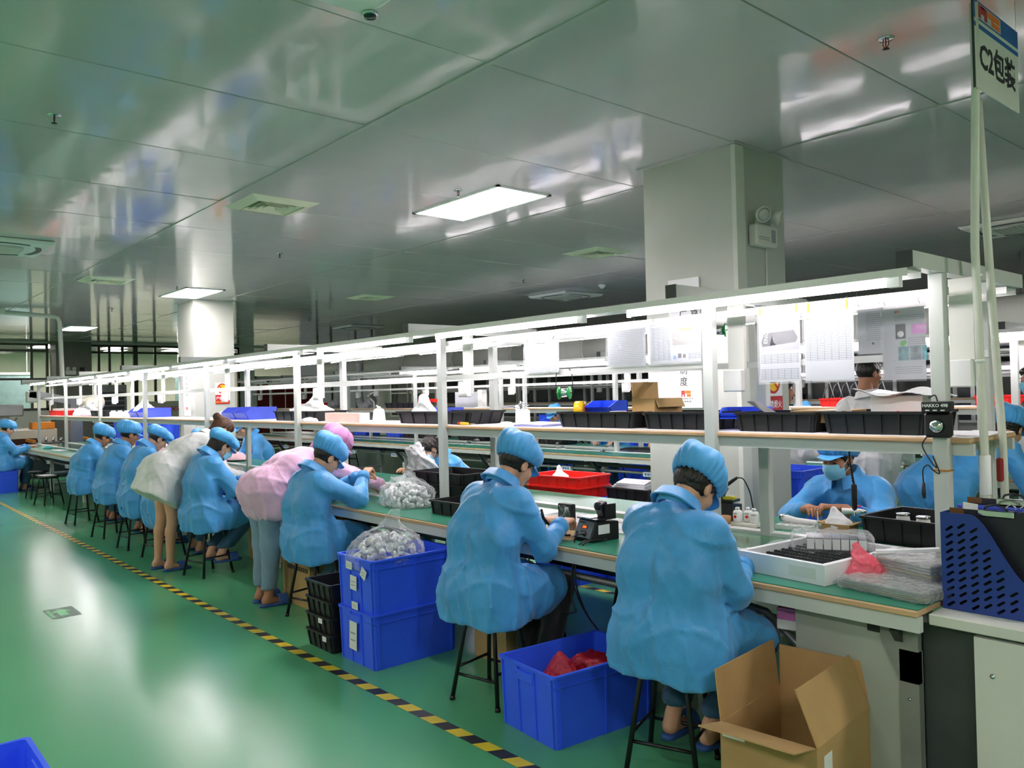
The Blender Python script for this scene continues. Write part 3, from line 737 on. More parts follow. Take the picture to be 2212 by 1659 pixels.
def head_parts():
    """head in its own frame: face +Y, crown +Z, skull centre at origin"""
    if 'head' in _CACHE: return _CACHE['head']
    def f(P):
        d = s_el(P, (0, -.012, .026), (.076, .097, .090))
        d = smin(d, s_el(P, (0, .034, -.036), (.060, .058, .080)), .03)
        d = smin(d, s_rc(P, (-.016, .062, -.098), (.016, .062, -.098), .02, .02), .025)
        for s in (-1, 1):
            d = smin(d, s_el(P, (s*.040, .058, -.026), (.026, .026, .026)), .025)
            d = smin(d, s_rc(P, (s*.012, .082, .024), (s*.048, .066, .022), .010, .009), .014)
            d = smax(d, -s_el(P, (s*.032, .098, .004), (.019, .017, .013)), .012)
            d = smin(d, s_el(P, (s*.032, .078, .004), (.014, .011, .010)), .006)
            d = smin(d, smax(s_el(P, (s*.080, -.008, -.010), (.011, .023, .034)), -s_el(P, (s*.092, .002, -.008), (.010, .012, .022)), .006), .006)
        d = smin(d, s_rc(P, (0, .086, .012), (0, .108, -.028), .007, .0125), .012)
        for s in (-1, 1): d = smin(d, s_el(P, (s*.013, .094, -.032), (.009, .010, .008)), .008)
        d = smin(d, s_rc(P, (-.019, .083, -.058), (.019, .083, -.058), .0075, .0075), .006)
        d = smin(d, s_rc(P, (-.016, .081, -.070), (.016, .081, -.070), .008, .008), .006)
        d = smin(d, s_rc(P, (0, -.030, -.05), (0, -.046, -.135), .053, .050), .03)
        return d
    v, q = nets(f, (-.1, -.13, -.2), (.1, .13, .125), .005); v = smooth_v(v, q, 1, .4)
    parts = [(v, q, 0)]
    for s in (-1, 1):
        parts.append((*uvell((s*.032, .0855, .0015), (.013, .004, .0035)), 1))
        parts.append((*uvell((s*.034, .0835, .024), (.019, .006, .0035)), 1))
    parts.append((*uvell((0, .0885, -.0585), (.02, .004, .0042)), 2)); parts.append((*uvell((0, .0875, -.068), (.017, .004, .0045)), 2))
    _CACHE['head'] = parts
    return parts
def hand_parts(curl, side):
    """wrist at origin, fingers +Y, back of hand +Z, thumb on the side*-X side"""
    k = ('hand', curl)
    if k not in _CACHE:
        chains = []
        for i, (x, L) in enumerate(((-.030, .066), (-.010, .077), (.010, .072), (.029, .056))):
            p = V3(x, .088-.004*abs(i-1.2), 0); pts = [p]; a = -curl*.35
            for j, fr in enumerate((.45, .31, .24)):
                a -= curl*(.55, .75, .45)[j]
                p = p+V3(x*.10*fr, math.cos(a), math.sin(a))*L*fr; pts.append(p)
            chains.append(pts)
        def f(P):
            d = s_rc(P, (0, -.05, 0), (0, .005, 0), .027, .023)
            for x in (-.027, -.009, .009, .026):
                d = smin(d, s_rc(P, (x*.7, .012, 0), (x, .086, .001), .014, .0125), .012)
            d = smin(d, s_el(P, (-.022, .035, -.008), (.018, .03, .014)), .012)
            th = [V3(-.022, .02, -.006), V3(-.046, .050, -.014), V3(-.050-.01*(1-curl), .076, -.020-.012*curl), V3(-.042-.02*(1-curl), .098, -.028-.016*curl)]
            fd = None
            for a, b, r1, r2 in ((th[0], th[1], .014, .0115), (th[1], th[2], .0112, .0098), (th[2], th[3], .0098, .0082)):
                e = s_rc(P, a, b, r1, r2); fd = e if fd is None else np.minimum(fd, e)
            d = smin(d, fd, .006)
            for pts in chains:
                e = None
                for j in range(3):
                    g = s_rc(P, pts[j], pts[j+1], (.0098, .0088, .008)[j], (.009, .008, .0068)[j])
                    e = g if e is None else np.minimum(e, g)
                d = smin(d, e, .003)
            return d
        _CACHE[k] = nets(f, (-.09, -.08, -.1), (.055, .19, .045), .0036)
    v, q = _CACHE[k]
    if side > 0: return v, q
    return v*np.array((-1, 1, 1)), q[:, ::-1]
def hair_mesh(kind):
    k = ('hair', kind)
    if k in _CACHE: return _CACHE[k]
    def f(P):
        t = .012 if kind != 'crop' else .007
        d = s_el(P, (0, -.014, .030), (.078+t, .098+t, .091+t))
        if kind in ('bob', 'long'):
            d = smin(d, s_rc(P, (0, -.045, .0), (0, -.06, -.09 if kind == 'bob' else -.15), .082, .066 if kind == 'bob' else .055), .03)
            for s in (-1, 1): d = smin(d, s_rc(P, (s*.072, -.02, .02), (s*.072, -.025, -.045), .028, .02), .02)
            if kind == 'bob': d = smin(d, s_el(P, (.02, .055, .062), (.07, .05, .04)), .02)
        if kind == 'bun': d = smin(smin(d, s_rc(P, (0, -.10, .06), (0, -.135, .055), .04, .042), .015), s_rc(P, (0, -.05, -.02), (0, -.055, -.07), .07, .055), .03)
        if kind == 'crop': d = smin(d, s_el(P, (0, .05, .075), (.06, .05, .03)), .02)
        face = P[..., 1]*.80-P[..., 2]*.62-(.030 if kind != 'bob' else .036)
        d = smax(d, face, .012)
        for s in (-1, 1): d = smax(d, -s_el(P, (s*.085, .004, -.012), (.024, .024, .036)), .01)
        if kind in ('nape', 'crop', 'bun'): d = smax(d, -P[..., 2]-(.055 if kind != 'bun' else .10), .01)
        d = d+folds(P*np.array((1, 1, .3), np.float32), 3, .004, 60)-.002
        return d
    v, q = nets(f, (-.12, -.19, -.22), (.12, .12, .145), .006); v = smooth_v(v, q, 1, .4)
    _CACHE[k] = npmesh('hair_'+kind, [(v, q, 0)], [M_HAIRB if kind == 'bun' else M_HAIR])
    return _CACHE[k]
def cap_mesh(kind):
    """gathered cap: puffed crown, elastic rim, small visor in front (+Y)"""
    k = ('cap', kind)
    if k in _CACHE: return _CACHE[k]
    n, rows = 110, 18; rg = np.random.RandomState({'blue': 5, 'pink': 8, 'flat': 11}[kind])
    ph = rg.rand(6)*6; vs = []; fs = []
    puff = .36 if kind == 'blue' else (.30 if kind == 'pink' else .42)
    for i in range(rows+1):
        t = i/rows; a = t*math.pi/2
        for j in range(n):
            g = 2*math.pi*j/n; c, s = math.cos(g), math.sin(g)
            rim = .040*(s+1)/2+(-.012)*(1-(s+1)/2)                      # rim height: forehead high, nape low
            grow = 1+puff*math.sin(min(t*3.0, 1)*math.pi/2)*(1-.0*t)
            ring = math.cos(a)**(.62)
            gather = .06*math.sin(26*g+2*math.sin(3*g+ph[0]))*max(0, 1-t*3.0)
            sp = math.sin(math.pi*min(1, t*1.25)); fold = (.040*math.sin(3*g+ph[1]+2.2*t)+.05*abs(math.sin(4.5*g+ph[2]-2.5*t))+.045*abs(math.sin(8*g+ph[3]+1.2*t))-.05)*sp
            rx, ry = .086*grow*ring*(1+gather+fold), .106*grow*ring*(1+gather+fold)
            top = .158 if kind != 'flat' else .122
            z = rim+(top-rim)*math.sin(a)+.010*math.sin(4*g+ph[4])*math.sin(math.pi*t)
            y = ry*s-.014-(.022*math.sin(math.pi*t*.9) if kind != 'flat' else .0)
            vs.append((rx*c, y, z))
    for i in range(rows):
        for j in range(n): fs.append((i*n+j, i*n+(j+1) % n, (i+1)*n+(j+1) % n, (i+1)*n+j))
    o = len(vs)                                                          # inner rim so the cap has thickness
    for j in range(n):
        x, y, z = vs[j]; vs.append((x*.9, (y+.014)*.9-.014, z+.02))
    for j in range(n): fs.append((j, o+j, o+(j+1) % n, (j+1) % n))
    o = len(vs); m = 14                                                  # visor
    for i in range(3):
        for j in range(m+1):
            g = math.radians(35+110*j/m); e = (0, .5, 1)[i]
            rr = 1+.42*e*math.sin(math.pi*j/m)**.6
            vs.append((.088*rr*math.cos(g), .108*rr*math.sin(g)-.014, .040-.016*e+.006*math.sin(6*g)*e))
    for i in range(2):
        for j in range(m):
            q = (o+i*(m+1)+j, o+(i+1)*(m+1)+j, o+(i+1)*(m+1)+j+1, o+i*(m+1)+j+1); fs.append(q)
    me = npmesh('cap_'+kind, [(np.array(vs), np.array(fs), 0)], [M_CAPP if kind == 'pink' else M_CAPB])
    _CACHE[k] = me
    return me
def mask_mesh():
    if 'mask' in _CACHE: return _CACHE['mask']
    vs = []; fs = []; n, m = 12, 8
    for i in range(m+1):
        t = i/m
        for j in range(n+1):
            u = -1+2*j/n; g = u*1.25
            r = .084+.012*math.sin(math.pi*t)*math.cos(g)+.002*math.sin(18*t)+.022*math.exp(-(g/.45)**2)*math.exp(-((t-.2)/.35)**2)
            vs.append((r*.86*math.sin(g), .022+r*1.02*math.cos(g)*(1-.16*abs(t-.35)), -.012-.098*t*(1-.18*abs(u))+.012*(1-abs(u))*(1-t)))
    for i in range(m):
        for j in range(n): fs.append((i*(n+1)+j, (i+1)*(n+1)+j, (i+1)*(n+1)+j+1, i*(n+1)+j+1))
    _CACHE['mask'] = npmesh('mask', [(np.array(vs), np.array(fs), 0)], [M_MASK])
    return _CACHE['mask']
def slipper_mesh():
    if 'slip' in _CACHE: return _CACHE['slip']
    def f(P):
        d = s_rc(P*np.array((1, 1, 1.0), np.float32), (0, -.06, .012), (0, .12, .012), .036, .046)
        d = smax(d, np.abs(P[..., 2]-.012)-.012, .006)
        st = np.abs(np.linalg.norm((P[..., [0, 2]]-np.array((0, .02), np.float32))/np.array((.047, .058), np.float32), axis=-1)-1)*.047-.005
        st = smax(st, np.abs(P[..., 1]-.085)-.04, .006); st = np.maximum(st, -P[..., 2]+.01)
        return np.minimum(d, st)
    v, q = nets(f, (-.07, -.12, -.01), (.07, .19, .1), .006)
    _CACHE['slip'] = npmesh('slipper', [(v, q, 0)], [M_SLIP])
    return _CACHE['slip']
def collar_mesh(col):
    k = ('collar', col.name)
    if k in _CACHE: return _CACHE[k]
    prof = [(.068, -.02), (.064, .03), (.070, .042), (.080, .036), (.098, -.004), (.102, -.008), (.099, -.014), (.082, .014), (.074, .022), (.076, -.02)]
    n = 34; vs = []; fs = []
    for j in range(n+1):
        g = math.radians(112+316*j/n); e = abs(j/n-.5)*2
        for r, z in prof:
            rr = r*(1+.03*math.sin(5*g)); drop = -.03*e**2 if r > .09 else -.015*e*e
            vs.append((rr*1.02*math.cos(g), rr*1.08*math.sin(g), z+drop))
    m = len(prof)
    for j in range(n):
        for i in range(m): fs.append((j*m+i, j*m+(i+1) % m, (j+1)*m+(i+1) % m, (j+1)*m+i))
    _CACHE[k] = npmesh('collar', [(np.array(vs), np.array(fs)[:, ::-1], 0)], [col])
    return _CACHE[k]
def rot_xyz(pitch, yaw, roll=0): return np.array(Euler((-pitch, roll, yaw), 'XYZ').to_matrix())
PEOPLE = []
def person(loc, rz, label, hip, neck, head, hp=(0, 0), hands=None, knees=None, ankles=None, coat=M_COAT, cap='blue', hair='nape', skin=M_SKIN,
           legs=None, mask=False, mode='sit', hem=.40, sleeve=1.0, curls=(.55, .55), slip=True, vs=.0125, seed=1, wide=1.0, hints=None, captilt=(0, 0), spine=None, hemrad=1.0, group='workers', skirt=1.0, hand_up=None, tail=None, plane=None, fold=1.0):
    """joints are given in the person's frame: facing +Y, floor z=0. hands/knees/ankles: (left, right)"""
    t = thing('person', label, 'person', loc, rz, group); PEOPLE.append(t)
    hip, neck, head = map(lambda a: np.array(a, float), (hip, neck, head))
    up = neck-hip; up /= np.linalg.norm(up); mid = hip+(neck-hip)*.5 if spine is None else np.array(spine, float)
    right = V3(1, 0, 0); chest = mid+(neck-mid)*.55
    sh = [neck+right*s*.165*wide-up*.085 for s in (-1, 1)]
    hands = hands or [(-.15, .42, .82), (.15, .42, .82)]
    hints = hints or [(-.4, -.3, -.9), (.4, -.3, -.9)]
    el, wr = [], []
    for i in (0, 1):
        e, w = ik(sh[i], hands[i], .29, .25, hints[i]); el.append(e); wr.append(w)
    knees = knees or [(-.13, .42, .53), (.13, .42, .53)]; ankles = ankles or [(-.12, .36, .10), (.12, .36, .10)]
    knees = [np.array(k, float) for k in knees]; ankles = [np.array(k, float) for k in ankles]
    hj = [hip+right*s*.085 for s in (-1, 1)]
    R = rot_xyz(hp[0], hp[1])
    # --- body: head, hands and the rest as one mesh
    parts = [((v @ R.T)+head, f, s) for v, f, s in head_parts()]
    def fb(P):
        d = s_rc(P, hip-right*.05, hip+right*.05, .085, .085)
        d = smin(d, s_rc(P, hip, chest, .08, .085), .04)
        d = smin(d, s_rc(P, chest-right*.05, chest+right*.05, .075, .075), .04)
        d = smin(d, s_rc(P, neck+(head-neck)*.12, head+R @ V3(0, -.035, -.07), .050, .052), .015)
        for i in (0, 1):
            d = smin(d, s_rc(P, sh[i]-right*(2*i-1)*.02-up*.01, el[i], .040, .036), .02)
            d = smin(d, s_rc(P, el[i], wr[i], .040, .027), .02)
            d = smin(d, s_rc(P, hj[i], knees[i], .074, .050), .03)
            cf = ankles[i]+(knees[i]-ankles[i])*.68+V3(0, -.012, 0)
            d = smin(d, s_rc(P, knees[i], cf, .049, .048), .02)
            d = smin(d, s_rc(P, cf, ankles[i], .050, .034), .02)
            d = smin(d, s_rc(P, ankles[i]+V3(0, -.03, -.055), ankles[i]+V3(0, .0, -.01), .030, .032), .02)
            d = smin(d, s_rc(P, ankles[i]+V3(0, -.02, -.055), ankles[i]+V3(.0, .14, -.07), .028, .024), .03)
        return d
    allp = np.array([hip, neck, head+V3(0, 0, -.1), *el, *wr, *knees, *ankles]); lo, hi = allp.min(0)-.16, allp.max(0)+.16
    lo[2] = max(lo[2], -.01)
    v, q = nets(fb, lo, hi, max(.016, vs*1.2)); parts.append((smooth_v(v, q, 1), q, 0))
    for i in (0, 1):
        hv, hq = hand_parts(curls[i], -1 if i == 0 else 1)
        d = wr[i]-el[i]; d /= np.linalg.norm(d); u = np.array((hand_up or [(0, 0, 1), (0, 0, 1)])[i], float)
        d2 = d*.7+V3(0, .3, -.1); d2 /= np.linalg.norm(d2); z = u-d2*(u @ d2); z /= np.linalg.norm(z); x = np.cross(d2, z)
        parts.append((hv @ np.stack([x, d2, z])+wr[i]+d2*.01, hq, 0))
    link('body', npmesh('body', parts, [skin, M_EYE, M_LIP]), t)
    # --- coat
    def fc(P):
        w = wide; sd = right*.085*w
        d = None
        def U(e, k):
            nonlocal d
            d = e if d is None else smin(d, e, k)
        U(s_rc(P, hip-sd, hip+sd, .145*skirt, .145*skirt), .05)
        for s in (-1, 1):
            U(s_rc(P, hip+sd*s, mid+sd*s*1.05+V3(0, -.005, 0), .135, .125), .06)
            U(s_rc(P, mid+sd*s*1.05, chest+sd*s*1.1, .125, .115), .06)
            U(s_rc(P, chest+sd*s*.6, sh[(s+1)//2]-right*s*.02, .11, .075), .06)
        U(s_rc(P, chest, neck-up*.02, .11, .062), .05)
        for i in (0, 1):
            U(s_rc(P, sh[i], el[i], .078, .068), .05)
            cw = el[i]+(wr[i]-el[i])*(.86*sleeve)
            U(s_rc(P, el[i], cw, .067, .050), .03)
            if mode == 'sit':
                kk = hj[i]+(knees[i]-hj[i])*.86*skirt+V3(0, 0, .0)
                U(s_rc(P, hj[i]+V3(0, .02, 0), kk, .135, .102), .06)
            else:
                U(s_rc(P, hj[i], hj[i]+(knees[i]-hj[i])*.62*skirt, .135, .125*hemrad), .07)
        if mode == 'sit':
            U(s_rc(P, hip+V3(-.14, -.02, -.08), hip+V3(.14, -.02, -.08), .125*hemrad, .125*hemrad), .06)
            U(s_rc(P, hip+V3(-.16, .0, -.20), hip+V3(.16, .0, -.20), .125*hemrad, .125*hemrad), .07)
            for i in (0, 1): U(s_rc(P, hj[i]+V3(0, .05, -.12), hj[i]+(knees[i]-hj[i])*.7*skirt+V3(0, 0, -.06), .12, .09), .05)
        if tail is not None:
            tl = np.array(tail, float)
            for s in (-1, 1): U(s_rc(P, hip+right*s*.10, tl+right*s*.17, .15, .17*hemrad), .09)
            U(s_rc(P, hip, tl, .15, .19*hemrad), .09)
        x_, y_, z_ = P[..., 0], P[..., 1], P[..., 2]
        th = np.arctan2(x_-hip[0], -(y_-hip[1]-.05)); wp = np.sin(z_*9+seed)*.9+np.sin(x_*13+z_*6+seed*2)*.7
        low = np.clip((mid[2]+.22-z_)/.45, 0, 1)
        drape = (1-np.abs(np.sin(th*3.5+wp*.8+seed)))**2*.020*low+(1-np.abs(np.sin(th*6.3-wp*1.1+z_*4+seed*3)))**3*.014*low
        dg = (1-np.abs(np.sin((np.abs(x_)*16+z_*19+wp*1.3)+seed)))**3*.012*np.clip(1.2-low, 0, 1)
        hz = (1-np.abs(np.sin(z_*24+np.sin(x_*9+seed)*1.6+np.sin(y_*11)*1.3+seed)))**3*.014*np.clip(1-np.abs(z_-hip[2]-.06)/.16, 0, 1)
        arm = 0
        for i in (0, 1):
            for a, b, e in ((sh[i], el[i], 1), (el[i], wr[i], 0)):
                ba = (b-a).astype(np.float32); t_ = np.clip(((P-a.astype(np.float32)) @ ba)/float(ba @ ba), -.2, 1.2)
                nr = np.linalg.norm(P-a.astype(np.float32)-t_[..., None]*ba, axis=-1)
                k_ = np.clip(1.3-nr/.085, 0, 1)*np.clip(1-np.abs(t_-e)/.75, 0, 1)
                arm = np.maximum(arm, k_*(1-np.abs(np.sin(t_*9+np.sin(x_*17+z_*13+seed)*1.5+i*2)))**2*.016)
        d = d-(drape+dg+hz)*fold-arm*fold-.005*np.sin(x_*9+seed)*np.sin(z_*7+y_*8)+.006
        if plane is not None:
            pn = np.array(plane[1], float); pn /= np.linalg.norm(pn)
            d = smax(d, (P-np.array(plane[0], np.float32)) @ pn.astype(np.float32)+.006*np.sin(P[..., 0]*26+seed), .008)
        else: d = smax(d, hem-P[..., 2]+.007*np.sin(P[..., 0]*22+P[..., 1]*15+seed), .008)
        return d
    ex = [hip+V3(.28, -.2, -.3), hip+V3(-.28, -.2, -.3)]+([np.array(tail)+V3(s*.3, -.18, -.18) for s in (-1, 1)] if tail is not None else [])
    allp = np.array([hip, neck, *el, *wr, *sh, *ex]+([*knees] if mode == 'sit' else [hj[0]+(knees[0]-hj[0])*.8])); lo, hi = allp.min(0)-.13, allp.max(0)+.13
    lo[2] = max(lo[2], (hem-.06) if plane is None else .4)
    v, q = nets(fc, lo, hi, vs)
    co = link('coat', npmesh('coat', [(smooth_v(v, q, 1, .4), q, 0)], [coat]), t)
    c = link('collar', collar_mesh(coat), co)
    nd = head+R @ V3(0, -.04, -.09)-(neck-up*.03); nd /= np.linalg.norm(nd); yx = np.cross(nd, right); yx /= np.linalg.norm(yx)
    c.matrix_local = Matrix.Translation(neck+nd*.012) @ Matrix(np.stack([np.cross(yx, nd), yx, nd], 1).tolist()).to_4x4() @ Matrix.Scale(1.12, 4)
    for i in (0, 1):                                       # cuffs
        cw = el[i]+(wr[i]-el[i])*(.86*sleeve); u = wr[i]-el[i]; u /= np.linalg.norm(u)
        MB().tube([cw-u*.02, cw+u*.03, cw+u*.05], [.052, .051, .044], 14).build('cuff', coat, co)
    HM = Matrix.Translation(head) @ Matrix(R.tolist()).to_4x4()
    if hair: h = link('hair', hair_mesh(hair), t); h.matrix_local = HM
    if cap:
        cm = link('cap', cap_mesh(cap), t); cm.matrix_local = HM @ Euler((-captilt[0], captilt[1], 0)).to_matrix().to_4x4() @ Matrix.Diagonal((1.1, 1.1, 1.08, 1))
    if mask:
        mk = link('face_mask', mask_mesh(), t); mk.matrix_local = HM
        lp = MB()
        for s in (-1, 1): lp.tube([(s*.066, .045, -.022), (s*.083, -.008, .012), (s*.088, -.022, -.012), (s*.083, -.006, -.04), (s*.064, .04, -.07)], .0022, 5)
        l = lp.build('ear_loop', M_WHITE, mk)
    # --- trousers and slippers
    if legs is not None:
        def ft(P):
            d = None
            for i in (0, 1):
                lo_ = ankles[i]+(knees[i]-ankles[i])*.10
                e = smin(s_rc(P, hj[i], knees[i], .098, .078), s_rc(P, knees[i], lo_, .076, .062), .03)
                d = e if d is None else smin(d, e, .02)
            d = d-folds(P, seed+7, .010, 9)+.004
            for i in (0, 1): d = smax(d, ankles[i][2]+.03-P[..., 2], .01)
            return d
        allp = np.array([*hj, *knees, *ankles]); lo, hi = allp.min(0)-.13, allp.max(0)+.13; lo[2] = max(lo[2], .0)
        v, q = nets(ft, lo, hi, max(.015, vs)); link('trousers', npmesh('trousers', [(smooth_v(v, q, 1, .4), q, 0)], [legs]), t)
    if slip:
        for i in (0, 1):
            s = link('slipper', slipper_mesh(), t); s.location = tuple(ankles[i]+V3(0, .02, -.1)); s.rotation_euler = (0, 0, (.1, -.1)[i])
    return t
def sit(loc, label, lean=.14, h=1.24, hy=.26, pitch=.6, yaw=0, rz=0, **k):
    """seated worker bent over the bench; loc = stool centre"""
    hip = (0, 0, .585); head = (0, hy, h)
    nk = np.array(head)+rot_xyz(pitch, 0) @ V3(0, -.048, -.140); neck = (0, max(nk[1], lean*.4), nk[2]); lean = neck[1]
    return person((loc[0], loc[1], 0), rz, label, hip, neck, head, (pitch, yaw), spine=(0, lean*.28-.02, .585+(neck[2]-.585)*.5), **k)
# ------------------------------------------------------------------ the workers
# front side, nearest first
sit((-2.17, 2.72), 'seated worker nearest in blue coat and cap, back to the view', .10, 1.165, .21, .75, seed=3, legs=M_NAVY, skin=M_SKIN, vs=.0115,
    hands=[(-.10, .44, .82), (.10, .42, .80)], hints=[(-.5, -.3, -.8), (.35, -.25, -.9)], ankles=[(-.08, .12, .18), (.10, .14, .18)], knees=[(-.13, .40, .50), (.19, .40, .50)], wide=1.12, captilt=(.25, 0), hemrad=1.02)
sit((-3.36, 2.66), 'seated worker in blue coat and black trousers holding a soldering iron', .10, 1.205, .27, .55, seed=9, legs=M_BLKC, vs=.0115,
    hands=[(-.06, .50, .86), (.12, .48, .86)], hints=[(-.5, -.2, -.8), (.35, -.25, -.9)], knees=[(-.12, .44, .52), (.14, .44, .52)], ankles=[(-.10, .40, .10), (.16, .30, .10)], curls=(.75, .85), captilt=(.15, 0), wide=1.05)
sit((-5.54, 2.76), 'seated worker in blue cap with grey patch, hands raised over the bag', .10, 1.145, .17, .6, seed=14, legs=M_JEAN,
    hands=[(-.02, .44, .98), (.10, .42, 1.0)], hints=[(-.8, .1, -.8), (.7, .2, -.9)], curls=(.8, .8), captilt=(.2, 0), ankles=[(-.1, .16, .2), (.1, .16, .2)])
sit((-7.55, 2.70), 'seated worker in blue coat with long black hair and mask', .10, 1.175, .20, .65, seed=21, legs=M_NAVY, hair='long', mask=True, cap='flat',
    hands=[(-.1, .44, .83), (.14, .46, .83)], captilt=(.1, 0), ankles=[(-.1, .12, .2), (.1, .14, .2)])
sit((-9.5, 2.68), 'seated worker in blue coat with cap tilted, left of the white coat', .12, 1.18, .25, .7, seed=27, legs=M_NAVY, cap='flat', hem=.34, hands=[(-.12, .46, .82), (.14, .46, .82)])
sit((-8.72, 2.70), 'worker in blue coat hidden behind white coat, only the skirt showing', .16, 1.10, .40, .9, seed=29, legs=M_NAVY, hem=.28, vs=.015)
sit((-10.55, 2.68), 'seated worker in blue coat and peaked cap, face in profile', .12, 1.205, .24, .35, seed=33, legs=M_NAVY, skin=M_SKIN2, hands=[(-.12, .46, .82), (.14, .46, .82)])
sit((-12.0, 2.70), 'seated worker in blue coat bent low, farthest before empty stools', .16, 1.135, .28, .55, seed=38, legs=M_NAVY, skin=M_SKIN2, hands=[(-.1, .5, .83), (.12, .5, .83)])
sit((-17.5, 2.6), 'seated worker in blue coat at far left edge, on blue crate', .08, 1.16, .12, .4, seed=44, legs=M_NAVY, vs=.016)
# standing, bent over
person((-8.03, 2.50, 0), 0, 'standing worker in long white coat bending forward, brown hair tied up', (0, .0, .93), (0, .46, 1.225), (0, .59, 1.30), (.85, 0),
       hands=[(-.15, .72, .84), (.16, .72, .84)], knees=[(-.09, .02, .49), (.10, .06, .49)], ankles=[(-.09, -.02, .1), (.11, .03, .1)], coat=M_COATW, cap=None, hair='bun', legs=None,
       mode='stand', seed=51, tail=(0, -.10, .66), plane=((0, -.07, .68), (0, -.53, -.85)), skirt=.9, spine=(0, .23, 1.11), wide=1.05, captilt=(0, 0))
person((-6.08, 2.64, 0), 0, 'standing worker in pink coat and cap leaning over bench', (0, .02, .88), (0, .51, 1.125), (0, .655, 1.19), (.7, -.2),
       hands=[(.10, .95, .84), (.30, .98, .84)], knees=[(-.08, .04, .47), (.10, .03, .47)], ankles=[(-.08, .02, .1), (.10, .0, .1)], coat=M_COATP, cap='pink', hair='nape', legs=M_JEAN, skin=M_SKIN2,
       mode='stand', seed=57, tail=(0, .03, .76), plane=((0, .0, .655), (0, .2, -.98)), skirt=.5, hemrad=.62, spine=(0, .24, 1.04), hints=[(-.5, -.2, -.8), (.6, -.2, -.8)])
# far side of the nearest bench, facing the view
sit((-6.65, 4.98), 'worker with short dark hair and lowered mask across the bench', .16, 1.06, .28, .6, rz=math.pi-.25, seed=61, cap=None, hair='bob', mask=True, legs=M_NAVY, hands=[(-.12, .46, .83), (.10, .48, .83)])
sit((-2.45, 5.02), 'worker facing the view in blue cap and blue surgical mask', .10, 1.145, .22, .25, rz=math.pi-.10, seed=66, cap='blue', mask=True, skin=M_SKIN2, legs=M_NAVY, vs=.0115, wide=1.25, hints=[(-.9, -.1, -.5), (.9, -.1, -.5)],
    hands=[(-.16, .46, .88), (.04, .46, .86)], sleeve=.6, captilt=(-.12, 0), curls=(.7, .6), hair='nape')
sit((-11.3, 4.95), 'small worker with blue cap across the bench behind others', .14, 1.2, .28, .5, rz=math.pi, seed=69, legs=M_NAVY, vs=.016)
# standing behind, between the benches
person((-3.2, 6.75, 0), .1, 'standing worker in grey-white coat seen from behind, short black hair', (0, .0, .98), (0, .03, 1.50), (0, .065, 1.695), (.1, -.5),
       hands=[(-.26, .12, .86), (.26, .2, .95)], knees=[(-.1, .02, .5), (.1, .02, .5)], ankles=[(-.1, 0, .1), (.1, 0, .1)], coat=M_COATW, cap=None, hair='crop', legs=M_BLKC, mode='stand', hem=.55, seed=73, wide=1.1, skin=M_SKIN2, sleeve=1.0)
person((-4.05, 6.75, 0), -.3, 'worker in white coat in profile, partly behind near pillar', (0, .0, .9), (0, .04, 1.36), (0, .07, 1.56), (.1, -.6),
       hands=[(-.2, .3, .95), (.2, .35, .95)], knees=[(-.1, .02, .5), (.1, .02, .5)], ankles=[(-.1, 0, .1), (.1, 0, .1)], coat=M_COATW, cap=None, hair='crop', legs=M_BLKC, mode='stand', hem=.5, seed=79, skin=M_SKIN2, vs=.016)
person((-2.42, 6.1, 0), 0, 'worker in blue coat bent away behind the masked worker', (0, .0, .84), (.25, .30, 1.16), (.36, .42, 1.25), (.6, 0),
       hands=[(.25, .6, .95), (.55, .45, .98)], knees=[(-.1, .05, .45), (.1, .05, .45)], ankles=[(-.1, 0, .1), (.1, 0, .1)], coat=M_COAT, cap='blue', legs=M_NAVY, mode='stand', hem=.45, seed=84, wide=1.25, vs=.014)
person((-2.09, 7.38, 0), math.pi*.72, 'worker in white coat and blue mask at right edge of view', (0, .0, .92), (0, .03, 1.41), (0, .05, 1.615), (.2, .3),
       hands=[(-.2, .3, .95), (.2, .35, .95)], knees=[(-.1, .02, .5), (.1, .02, .5)], ankles=[(-.1, 0, .1), (.1, 0, .1)], coat=M_COATW, cap=None, hair='crop', legs=M_BLKC, mode='stand', hem=.5, seed=88, mask=True, skin=M_SKIN2)
# second bench
for i, (x, lab, y, rz) in enumerate(((-9.7, 'blue-coated worker at second bench behind long black tray', 9.55, math.pi), (-8.6, 'blue-coated worker at second bench right of white bottle', 9.55, math.pi+.4),
                               (-7.3, 'blue-capped worker at second bench under the small blue bin', 9.55, math.pi), (-5.2, 'blue-coated worker at second bench beside near pillar', 9.5, math.pi), (-16.9, 'pink-coated masked worker far at second bench', 9.5, math.pi))):
    sit((x, y), lab, .12, 1.22, .24, .5, rz=rz, seed=90+i*3, legs=M_NAVY, vs=.018, coat=M_COATP if i == 4 else M_COAT, mask=i == 4, cap=None if i == 4 else 'blue', hair='crop' if i == 4 else 'nape')
